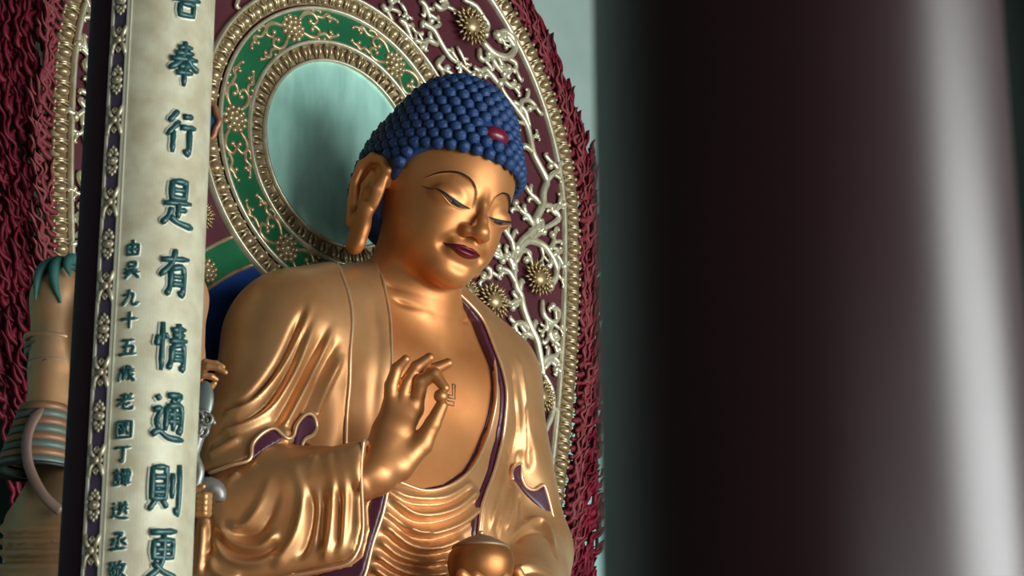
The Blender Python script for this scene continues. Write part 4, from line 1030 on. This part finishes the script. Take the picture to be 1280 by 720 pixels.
for a, b in ((-35.6, -33.4), (-20.6, -18.4), (-17.6, -16.4)): curved('border_line', dg(a), dg(b), BZ0, BZ1, BR-.013, BR+.006, CREAM2, 4)
curved('cream_panel', dg(-18.4), dg(101), BZ0, BZ1, BR-.013, BR, CREAM, 40)

TEAL = mat('teal_character', (0.010, 0.055, 0.058), (0.02, 0.095, 0.09), 30, rough=0.32)
HALO = mat('pale_outline', (0.80, 0.82, 0.70), rough=0.6)
box_ = lambda a, b, c, d: [[(a, d), (a, b), (c, b), (c, d), (a, d)]]
WALK = [[(.12, .95), (.22, .84)], [(.03, .64), (.26, .66), (.14, .42), (.24, .22)], [(.02, .12), (.22, .2), (.5, .06), (1.0, .02)]]
CH = {
 'shan': [[(.3, 1), (.38, .9)], [(.7, 1), (.62, .9)], [(.15, .82), (.85, .84)], [(.22, .7), (.78, .72)], [(.05, .56), (.95, .58)], [(.5, .86), (.5, .5)], [(.05, .40), (.95, .42)]] + box_(.28, .03, .72, .3),
 'feng': [[(.28, .86), (.74, .88)], [(.2, .73), (.8, .75)], [(.06, .59), (.94, .62)], [(.5, 1), (.46, .72), (.3, .5), (.03, .36)], [(.56, .62), (.72, .48), (.98, .36)], [(.3, .42), (.72, .44)], [(.24, .28), (.78, .3)], [(.5, .52), (.5, -.02)]],
 'xing': [[(.36, .97), (.1, .72)], [(.42, .74), (.06, .42)], [(.25, .52), (.24, .03)], [(.54, .86), (.86, .88)], [(.46, .61), (.98, .64)], [(.76, .61), (.76, .04), (.6, .12)]],
 'shi': box_(.28, .6, .72, .97) + [[(.28, .78), (.72, .78)], [(.06, .48), (.94, .51)], [(.5, .48), (.5, .16)], [(.5, .33), (.78, .35)], [(.3, .38), (.22, .2), (.02, .02)], [(.24, .2), (.5, .06), (1.02, -.02)]],
 'you': [[(.06, .77), (.94, .81)], [(.48, 1), (.38, .7), (.04, .42)], [(.36, .58), (.35, .2), (.24, .0)], [(.36, .58), (.76, .59), (.76, .04), (.62, .1)], [(.37, .41), (.74, .41)], [(.37, .25), (.74, .25)]],
 'qing': [[(.09, .72), (.04, .5)], [(.2, 1), (.2, -.02)], [(.28, .76), (.36, .66)], [(.46, .85), (.94, .87)], [(.5, .74), (.9, .75)], [(.4, .61), (1, .63)], [(.69, .98), (.69, .6)], [(.5, .5), (.48, .2), (.4, .0)], [(.5, .5), (.88, .51), (.88, .03), (.78, .09)], [(.5, .36), (.87, .36)], [(.5, .22), (.87, .22)]],
 'tong': WALK + [[(.42, .94), (.86, .95), (.66, .8)], [(.55, .86), (.7, .76)], [(.42, .71), (.4, .2)], [(.42, .71), (.88, .71), (.88, .2), (.78, .25)], [(.42, .55), (.87, .55)], [(.42, .4), (.87, .4)], [(.64, .72), (.64, .2)]],
 'ze': box_(.1, .3, .5, .94) + [[(.1, .74), (.5, .74)], [(.1, .56), (.5, .56)], [(.1, .43), (.5, .43)], [(.22, .28), (.03, .06)], [(.4, .28), (.55, .1)], [(.7, .82), (.7, .3)], [(.93, 1), (.93, .02), (.8, .12)]],
 'geng': [[(.1, .93), (.9, .95)], [(.5, .93), (.5, .42), (.36, .18), (.02, -.02)], [(.22, .58), (.78, .58)], [(.22, .32), (.5, .14), (1, -.02)]] + box_(.22, .42, .8, .76),
 'you2': box_(.2, .08, .82, .7) + [[(.2, .4), (.82, .4)], [(.5, 1), (.5, .1)]],
 'wu': box_(.3, .74, .72, 1) + [[(.16, .66), (.2, .52), (.84, .54)], [(.04, .36), (.96, .38)], [(.45, .36), (.08, .0)], [(.56, .36), (.95, .0)]],
 'jiu': [[(.08, .66), (.64, .72), (.58, .2), (.74, .05), (1, .2)], [(.42, 1), (.36, .5), (.02, .03)]],
 'shi2': [[(.02, .55), (.98, .58)], [(.5, 1), (.5, -.02)]],
 'wu5': [[(.15, .92), (.86, .94)], [(.47, .92), (.35, .1)], [(.2, .52), (.78, .55), (.72, .1)], [(0, .07), (1, .1)]],
 'sui': [[(.5, 1), (.5, .76)], [(.5, .88), (.76, .88)], [(.28, .93), (.28, .76)], [(.08, .75), (.92, .76)], [(.1, .6), (.94, .62)], [(.15, .6), (.03, .03)], [(.62, .74), (.7, .3), (.98, .02)], [(.88, .46), (.55, .1)], [(.26, .44), (.52, .45)], [(.38, .44), (.3, .1)], [(.46, .34), (.42, .14)]],
 'lao': [[(.24, .85), (.72, .87)], [(.48, 1), (.48, .64)], [(.03, .62), (.97, .65)], [(.88, .96), (.5, .58), (.03, .24)], [(.45, .42), (.45, .1), (.86, .05), (.92, .22)], [(.78, .42), (.46, .28)]],
 'guo': box_(.08, .03, .92, .97) + box_(.28, .42, .52, .6) + [[(.22, .76), (.8, .77)], [(.22, .28), (.54, .3)], [(.58, .9), (.64, .4), (.82, .2)]],
 'ding': [[(.03, .85), (.97, .88)], [(.52, .86), (.52, .04), (.33, .16)]],
 'tan': [[(.2, 1), (.27, .91)], [(.04, .8), (.42, .81)], [(.1, .66), (.37, .66)], [(.1, .53), (.37, .53)]] + box_(.1, .1, .37, .38) + [[(.5, .93), (1, .94)], [(.66, .93), (.66, .6)], [(.82, .93), (.82, .6)], [(.46, .16), (1.02, .18)], [(.74, .5), (.74, -.02)]] + box_(.52, .6, .97, .8) + box_(.58, .28, .9, .5) + [[(.58, .39), (.9, .39)]],
 'song': WALK + [[(.48, .97), (.55, .86)], [(.84, .98), (.74, .86)], [(.42, .76), (.94, .78)], [(.38, .56), (.98, .58)], [(.68, .78), (.62, .45), (.4, .25)], [(.68, .56), (.92, .26)]],
 'cheng': [[(.25, .97), (.72, .97), (.52, .78)], [(.5, .78), (.5, .25), (.38, .3)], [(.1, .62), (.38, .62), (.08, .28)], [(.92, .68), (.6, .5)], [(.6, .56), (.98, .26)], [(.03, .07), (.97, .1)]],
 'jing': [[(.03, .86), (.5, .87)], [(.18, .97), (.18, .76)], [(.38, .97), (.38, .76)], [(.2, .73), (.03, .45)], [(.15, .61), (.52, .61), (.48, .03), (.38, .1)], [(.7, 1), (.54, .6)], [(.62, .76), (1, .77)], [(.9, .76), (.75, .3), (.48, .0)], [(.6, .56), (.76, .25), (1.03, .0)]] + box_(.14, .22, .36, .45),
}
def character(key, phi, zc, w, h, rad):
    hal = MB(); ink = MB(); rr = random.Random(key)
    for st in CH[key]:
        P = []
        closed = len(st) == 5 and st[0] == st[-1]
        L = [(a, b) for a, b in st]
        pts = smooth_path(L, 4) if not closed and len(L) > 2 else np.vstack([np.linspace(L[i], L[i+1], 5)[:(None if i == len(L)-2 else -1)] for i in range(len(L)-1)])
        n = len(pts); t = np.linspace(0, 1, n)
        R = rad*np.interp(t, [0, .12, .5, .88, 1], [.85, 1.12, .86, 1.1, .62])*rr.uniform(.92, 1.1)
        Q3 = np.array([cyl(phi+(u-.5)*w/BR, zc+(v-.5+(u-.5)*.10)*h, BR+.004) for u, v in pts])
        a = PHI0+phi; nrm = (math.cos(a), math.sin(a), 0)
        ink.tube(Q3, R, 8, 1.05, up=nrm)
        hal.tube(Q3-np.array(nrm)*.004, R*1.0+rad*.55, 8, .22, up=nrm)
    c = hal.build('character', HALO, plq)
    ink.build('brush_strokes', TEAL, c)
for k, z in zip(['shan', 'feng', 'xing', 'shi', 'you', 'qing', 'tong', 'ze', 'geng'], [-1.386, -1.808, -2.227, -2.647, -3.054, -3.475, -3.871, -4.267, -4.617]):
    character(k, .57, z, .205, .265, .0195)
for k, z in zip(['you2', 'wu', 'jiu', 'shi2', 'wu5', 'sui', 'lao', 'guo', 'ding', 'tan', 'song', 'cheng', 'jing'], [-2.942, -3.071, -3.227, -3.354, -3.508, -3.655, -3.811, -3.966, -4.097, -4.228, -4.405, -4.572, -4.721]):
    character(k, -.085, z, .092, .092, .0090)
# floral motifs on the violet strip, two kinds by turns
MOTIF = mat('motif_gilding', (0.60, 0.55, 0.40), (0.42, 0.36, 0.24), 30, metal=0.4, rough=0.4)
m1 = MB()
for s in (-1, 1):
    for q in (-1, 1):
        m1.tube([(q*.010, -.004, s*.012), (q*.026, -.012, s*.030), (q*.035, -.006, s*.062), (q*.036, .004, s*.082)], [.010, .012, .011, .004], 6)
        m1.tube([(q*.003, -.004, s*.03), (q*.012, -.012, s*.05), (0, -.006, s*.066)], [.005, .007, .005], 5)
    m1.ball((0, -.008, s*.045), (.008, .010, .010), 6, 4)
    m1.ball((s*.022, -.004, 0), (.014, .010, .014), 6, 4)
m1.ball((0, -.01, 0), (.016, .014, .020), 8, 5)
m2 = MB()
m2.ball((0, -.004, 0), (.031, .014, .022), 10, 6); m2.ball((0, -.014, 0), (.014, .010, .010), 8, 5)
for s in (-1, 1):
    for q in (-1, 1):
        m2.ball((q*.018, -.004, s*.034), (.015, .013, .014), 7, 5); m2.ball((q*.012, -.004, s*.054), (.011, .011, .012), 7, 5)
    m2.ball((0, -.006, s*.066), (.008, .008, .012), 6, 4); m2.ball((0, -.006, s*.042), (.008, .010, .012), 6, 4)
mm = [m1.mesh('floral_motif', MOTIF), m2.mesh('floral_motif', MOTIF)]
for ph in (-27.0,):
    a = PHI0+dg(ph); nrm = np.array([math.cos(a), math.sin(a), 0]); tg = np.array([-math.sin(a), math.cos(a), 0])
    for k in range(-4, 16):
        z = -1.695-k*.2435
        if not BZ0+.1 < z < BZ1-.1: continue
        inst('floral_motif', mm[k % 2], frame(tg, -nrm, (0, 0, 1), cyl(dg(ph), z, BR-.004), (1.12, 1.1, 1.18)), plq)
# ------------------------------------------------------------------ attendant figure beside the couplet pillar
AO = np.array([-3.257, -1.911, 0.0]); AX_ = np.array([math.cos(YAW), -math.sin(YAW), 0.0]); AY_ = np.array([math.sin(YAW), math.cos(YAW), 0.0])
def a2w(P):
    P = np.asarray(P, float); return AO+P[..., :1]*AX_+P[..., 1:2]*AY_+P[..., 2:3]*np.array([0, 0, 1.0])
ABZ = -5.3
att = empty('attendant_statue', (AO[0], AO[1], ABZ), 'gilded attendant figure in layered armour half hidden by the calligraphy board', 'statue')
AGOLD = mat('worn_gilding', (0.64, 0.35, 0.16), (0.50, 0.31, 0.18), 3.5, metal=0.5, rough=0.45)
AGREY = mat('grey_trim', (0.20, 0.19, 0.17), (0.26, 0.2, 0.15), 6, metal=0.3, rough=0.5)
ATEAL = mat('teal_hair_paint', (0.02, 0.10, 0.085), (0.03, 0.13, 0.11), 8, rough=0.55)
ATEAL2 = mat('teal_band_paint', (0.09, 0.16, 0.14), (0.15, 0.155, 0.12), 7, metal=0.2, rough=0.5)
AORANGE = mat('orange_band_paint', (0.32, 0.16, 0.075), (0.24, 0.13, 0.075), 7, metal=0.3, rough=0.5)
SILVER = mat('grey_silver', (0.34, 0.34, 0.31), (0.22, 0.21, 0.19), 10, metal=0.5, rough=0.42)
fdir = np.array([.69, -.73, 0]); sdir = np.array([.73, .69, 0])      # where the figure faces, in its own frame
def att_sdf(P):
    hd = np.array([-.05, -.02, -1.86])
    d = ell(P, hd, (.20, .21, .27))
    d = smin(d, ell(P, hd+fdir*.06+np.array([0, 0, -.12]), (.15, .15, .16)), .06)
    d = smin(d, chain(P, [hd+fdir*.20+np.array([0, 0, .02]), hd+fdir*.245+np.array([0, 0, -.08])], [.02, .03]), .02)     # nose
    for s in (-1, 1):
        d = smax(d, -ell(P, hd+fdir*.23+sdir*s*.075+np.array([0, 0, .02]), (.05, .05, .028)), .03)
        d = smin(d, ell(P, hd+fdir*.165+sdir*s*.075+np.array([0, 0, .012]), (.045, .045, .03)), .012)                  # eyelids
        d = smin(d, ell(P, hd+sdir*s*.20+np.array([0, 0, -.03]), (.045, .05, .09)), .02)                                # ears
    d = smin(d, ell(P, hd+fdir*.19+np.array([0, 0, -.15]), (.05, .05, .022)), .02)                                       # mouth
    d = smin(d, cone(P, (-.06, 0, -2.0), (-.08, 0, -2.35), .11, .14), .04)
    d = smin(d, ell(P, (-.09, .02, -2.75), (.42, .27, .58)), .1)
    d = smin(d, ell(P, (-.49, 0, -2.44), (.185, .2, .235)), .06)
    d = smin(d, ell(P, (.31, 0, -2.44), (.185, .2, .235)), .06)
    d = smin(d, chain(P, [(-.49, 0, -2.45), (-.49, -.10, -2.95), (-.47, -.24, -3.30)], [.17, .145, .12], .03), .04)
    d = smin(d, chain(P, [(.31, 0, -2.45), (.36, -.05, -2.85), (.42, -.22, -3.05)], [.17, .13, .075], .03), .04)
    d = smin(d, chain(P, [(.05, -.1, -3.35), (.3, -.25, -3.70), (.48, -.32, -3.86)], [.16, .12, .07], .03), .05)
    d = smin(d, chain(P, [(-.16, .05, -3.2), (-.20, .02, -4.05), (-.2, 0, ABZ+.02)], [.30, .53, .58], .05), .12)
    d = smax(d, ABZ-P[..., 2], .02)
    return d
V, Q = sculpt(att_sdf, (-1.0, -.75, ABZ-.05), (.8, .7, -1.45), .018)
N = normals(V, Q); D = np.zeros(len(V))
def skirt_arc(z, drop, r=.535): return [(-.20+r*math.sin(a)*1.0, .02-r*math.cos(a), z-drop*math.cos(a)) for a in np.linspace(-1.5, 1.2, 11)]
for z, h in ((-4.04, .03), (-4.075, -.035), (-4.11, .035), (-4.145, -.04), (-4.18, .04), (-4.22, -.04), (-4.27, .04)): D = fold(V, N, skirt_arc(z+.06, .10), .028, h, (.1, .1), D=D)
for x in (-.70, -.64): D = fold(V, N, [(x, -.2, -3.8), (x-.05, -.22, -4.1), (x-.06, -.25, -4.5)], .02, .03, (.2, .2), D=D)
obj('body', a2w(V+N*D[:, None]), Q, AGOLD, att)
def ring_tube(name, c, rx, ry, r, m, tilt=0.0, flat=1.0, n=28, parent=att):
    P = [(c[0]+rx*math.cos(a), c[1]+ry*math.sin(a), c[2]+tilt*math.cos(a)) for a in np.linspace(0, 2*math.pi, n)]
    mb = MB(); mb.tube(a2w(P), r, 6, flat, up=(0, 0, 1), cap=False); return mb.build(name, m, parent)
# armlet: bands round the upper arm
ring_tube('armlet_band', (-.49, -.01, -2.73), .19, .19, .022, AGOLD, -.02)
ring_tube('armlet_band', (-.49, -.01, -2.785), .185, .185, .02, AGREY, -.02)
ring_tube('armlet_band', (-.49, -.01, -2.825), .18, .18, .02, AGREY, -.02)
ring_tube('armlet_line', (-.49, -.01, -2.85), .178, .178, .009, INK, -.02)
ring_tube('arm_band', (-.49, -.09, -2.90), .152, .152, .005, AGREY); ring_tube('arm_band', (-.49, -.10, -2.955), .150, .150, .005, AGREY)
mb = MB(); P = [(-.50+.014*math.cos(a), -.245, -2.928+.014*math.sin(a)) for a in np.linspace(0, 2*math.pi, 13)]
mb.tube(a2w(P), .005, 5, cap=False); mb.build('arm_stud', INK, att)
# teal locks falling over the shoulder
for pts, r in (([(-.40, -.02, -2.20), (-.50, -.10, -2.215), (-.575, -.14, -2.27), (-.60, -.17, -2.36), (-.60, -.19, -2.50)], .048),
               ([(-.38, -.04, -2.21), (-.47, -.14, -2.23), (-.49, -.19, -2.32), (-.47, -.20, -2.42), (-.43, -.20, -2.52)], .045),
               ([(-.36, -.06, -2.19), (-.40, -.13, -2.20), (-.41, -.18, -2.26), (-.38, -.2, -2.34)], .042)):
    P = smooth_path(pts, 5); mb = MB(); mb.tube(a2w(P), np.interp(np.linspace(0, 1, len(P)), [0, .35, .75, 1], [r, r, r*.6, .006]), 8, .7); mb.build('hair_lock', ATEAL, att)
# flared layered sleeve below the arm: bands by turns
zs = np.linspace(-3.24, -3.66, 9)
for i in range(8):
    z0, z1 = zs[i], zs[i+1]; t0, t1 = i/8, (i+1)/8
    r0, r1 = .150+.10*t0, .153+.10*t1; c0, c1 = -.475-.03*t0, -.475-.03*t1
    mb = MB(); n = 28; vs = []
    for r, c, z in ((r0*.8, c0, z0), (r0, c0, z0), (r1+.006, c1, z1), (r1*.8, c1, z1)):
        for k in range(n):
            a = 2*math.pi*k/n; vs.append((c+r*math.cos(a), -.30+r*math.sin(a), z-.06*math.cos(a)*-.5-.03*math.cos(a)))
    mb.add(a2w(vs), [(j*n+k, j*n+(k+1) % n, (j+1)*n+(k+1) % n, (j+1)*n+k) for j in range(3) for k in range(n)])
    mb.build('sleeve_band', ATEAL2 if i % 2 else AORANGE, att)
ring_tube('sleeve_hem', (-.505, -.30, -3.665), .262, .262, .014, INK, 0.0)
P = smooth_path([(-.42, -.42, -3.26), (-.49, -.49, -3.36), (-.52, -.55, -3.52), (-.49, -.57, -3.70), (-.39, -.58, -3.88), (-.28, -.56, -3.98)], 6)
mb = MB(); mb.tube(a2w(P), np.interp(np.linspace(0, 1, len(P)), [0, .2, 1], [.02, .034, .036]), 8, .5, up=(-.65, -.72, 0)); mb.build('ribbon', mat('rose_ribbon', (0.26, 0.16, 0.12), (0.22, 0.15, 0.13), 5, metal=0.3, rough=0.45), att)
# crown with a scalloped blue plate
P = [(-.05+.21*math.cos(a), -.02+.21*math.sin(a), -1.70) for a in np.linspace(0, 2*math.pi, 25)]
mb = MB(); mb.tube(a2w(P), .035, 8, cap=False); mb.build('crown_band', AGOLD, att)
def plate(cx, cz, rx, rz, y):
    n = 40; pts = []
    for k in range(n):
        a = 2*math.pi*k/n; q = 1+.06*math.cos(8*a); pts.append((cx+rx*q*math.cos(a), y, cz+rz*q*math.sin(a)))
    return pts
for cx, cz, rx, rz in ((.385, -1.20, .135, .155), (-.03, -1.14, .17, .24)):
    pts = plate(cx, cz, rx, rz, -.05); n = len(pts)
    mb = MB(); back = [(x, y+.04, z) for x, y, z in pts]
    mb.add(a2w(pts+back), [tuple(range(n)), tuple(range(2*n-1, n-1, -1))]+[(i, n+i, n+(i+1) % n, (i+1) % n) for i in range(n)])
    cp = mb.build('crown_plate', mat('crown_blue', (0.03, 0.12, 0.24), rough=0.5), att, smooth=False)
    mb = MB(); mb.tube(a2w(pts+pts[:2]), .022, 7, cap=False); mb.build('crown_plate_rim', mat('salmon_rim', (0.32, 0.13, 0.07), metal=0.3, rough=0.45), cp)
    st = MB(); st.tube(a2w([(cx*.5-.02, -.02, -1.66), (cx*.8, -.03, cz-rz*.8)]), .03, 6); st.build('crown_stem', AGOLD, att)
# hands round the sceptre
def finger(mb, pts, r):
    P = smooth_path(pts, 4); mb.tube(a2w(P), np.interp(np.linspace(0, 1, len(P)), [0, .7, 1], [r, r*.85, r*.5]), 8); mb.ball(a2w(np.array([P[-1]]))[0], r*.52, 6, 4)
def att_hand(P):
    d = chain(P, [(.40, -.20, -3.04), (.46, -.25, -3.03)], [.075, .06])
    for pts, r in (([(.47, -.26, -3.0), (.53, -.3, -2.955), (.60, -.3, -2.965), (.645, -.3, -2.985)], .024), ([(.48, -.27, -3.03), (.55, -.33, -2.99), (.62, -.33, -3.0), (.665, -.33, -3.03)], .024),
                   ([(.46, -.27, -3.06), (.53, -.34, -3.05), (.58, -.34, -3.06), (.61, -.33, -3.075)], .023), ([(.44, -.27, -3.08), (.50, -.33, -3.1), (.55, -.32, -3.11), (.57, -.30, -3.12)], .022), ([(.44, -.22, -3.08), (.50, -.2, -3.11), (.56, -.21, -3.09), (.585, -.22, -3.07)], .025)):
        d = smin(d, chain(P, pts, [r*1.1, r, r*.9, r*.7], .008), .012)
    return d
V, Q = sculpt(att_hand, (.25, -.5, -3.3), (.8, -.05, -2.8), .0085); obj('hand', a2w(V), Q, mat('hand_gilding', (0.66, 0.33, 0.13), (0.56, 0.27, 0.11), 6, metal=0.5, rough=0.4), att)
def att_hand2(P):
    d = chain(P, [(.44, -.30, -3.84), (.52, -.34, -3.87)], [.07, .06])
    for k in range(4):
        z = -3.84-.037*k; d = smin(d, chain(P, [(.53, -.36, z), (.60, -.42, z-.01), (.585, -.47, z-.02), (.54, -.47, z-.02)], [.026, .024, .022, .018], .008), .01)
    d = smin(d, chain(P, [(.50, -.38, -3.83), (.53, -.44, -3.81), (.57, -.46, -3.80)], [.028, .025, .018], .008), .012)
    return d
V, Q = sculpt(att_hand2, (.3, -.6, -4.1), (.75, -.15, -3.7), .0085); obj('hand', a2w(V), Q, MATS['hand_gilding'], att)
mb = MB(); mb.tube(a2w(smooth_path([(.44, -.28, -3.79), (.56, -.30, -3.76), (.64, -.31, -3.79), (.66, -.31, -3.86)], 4)), [.05]*4+[.06]*4+[.055, .05, .045, .04, .03], 8); mb.build('cuff_roll', SILVER, att)
# the sceptre
sc_ = empty('sceptre', tuple(a2w(np.array([.53, -.42, -4.0]))), 'grey carved sceptre with an oval head held by the attendant figure', 'sceptre')
V, Q = sculpt(lambda P: ell(P, (.55, -.42, -3.235), (.062, .03, .13)), (.4, -.55, -3.45), (.7, -.3, -3.0), .012)
obj('oval_head', a2w(V), Q, mat('grey_teal_glaze', (0.16, 0.20, 0.19), (0.2, 0.23, 0.2), 8, metal=0.4, rough=0.35), sc_)
kn = MB()
for k in range(9):
    a = k*.75; r = .045
    c = np.array([.54+.04*math.cos(a*1.7), -.44-.01*(k % 3), -3.40+.045*math.sin(a*2.3)])
    kn.tube(a2w(smooth_path([c+np.array([r*math.cos(a+q)*(1-.12*q), -.01, r*math.sin(a+q)*(1-.12*q)]) for q in np.linspace(0, 4, 6)], 2)), .013, 5)
kn.ball(a2w(np.array([[.54, -.42, -3.40]]))[0], (.06, .06, .06), 8, 6)
kn.build('carved_knot', SILVER, sc_)
st = MB(); P = smooth_path([(.54, -.42, -3.42), (.515, -.43, -3.52), (.505, -.44, -3.60), (.54, -.44, -3.69), (.53, -.44, -3.77), (.50, -.43, -3.86), (.52, -.42, -3.98)], 6)
st.tube(a2w(P), np.interp(np.linspace(0, 1, len(P)), [0, .5, 1], [.04, .032, .026]), 10); st.build('stem', SILVER, sc_)
# plinth of the attendant
pl = empty('attendant_plinth', (AO[0], AO[1], ZF), 'dark round stone plinth under the attendant figure', 'pedestal')
MB().lathe([(.01, ABZ), (.78, ABZ), (.82, ABZ-.1), (.7, ABZ-.25), (.68, ZF+.5), (.85, ZF+.3), (.9, ZF), (.01, ZF)][::-1], (AO[0], AO[1], 0), 40).build('plinth_body', STONE, pl)
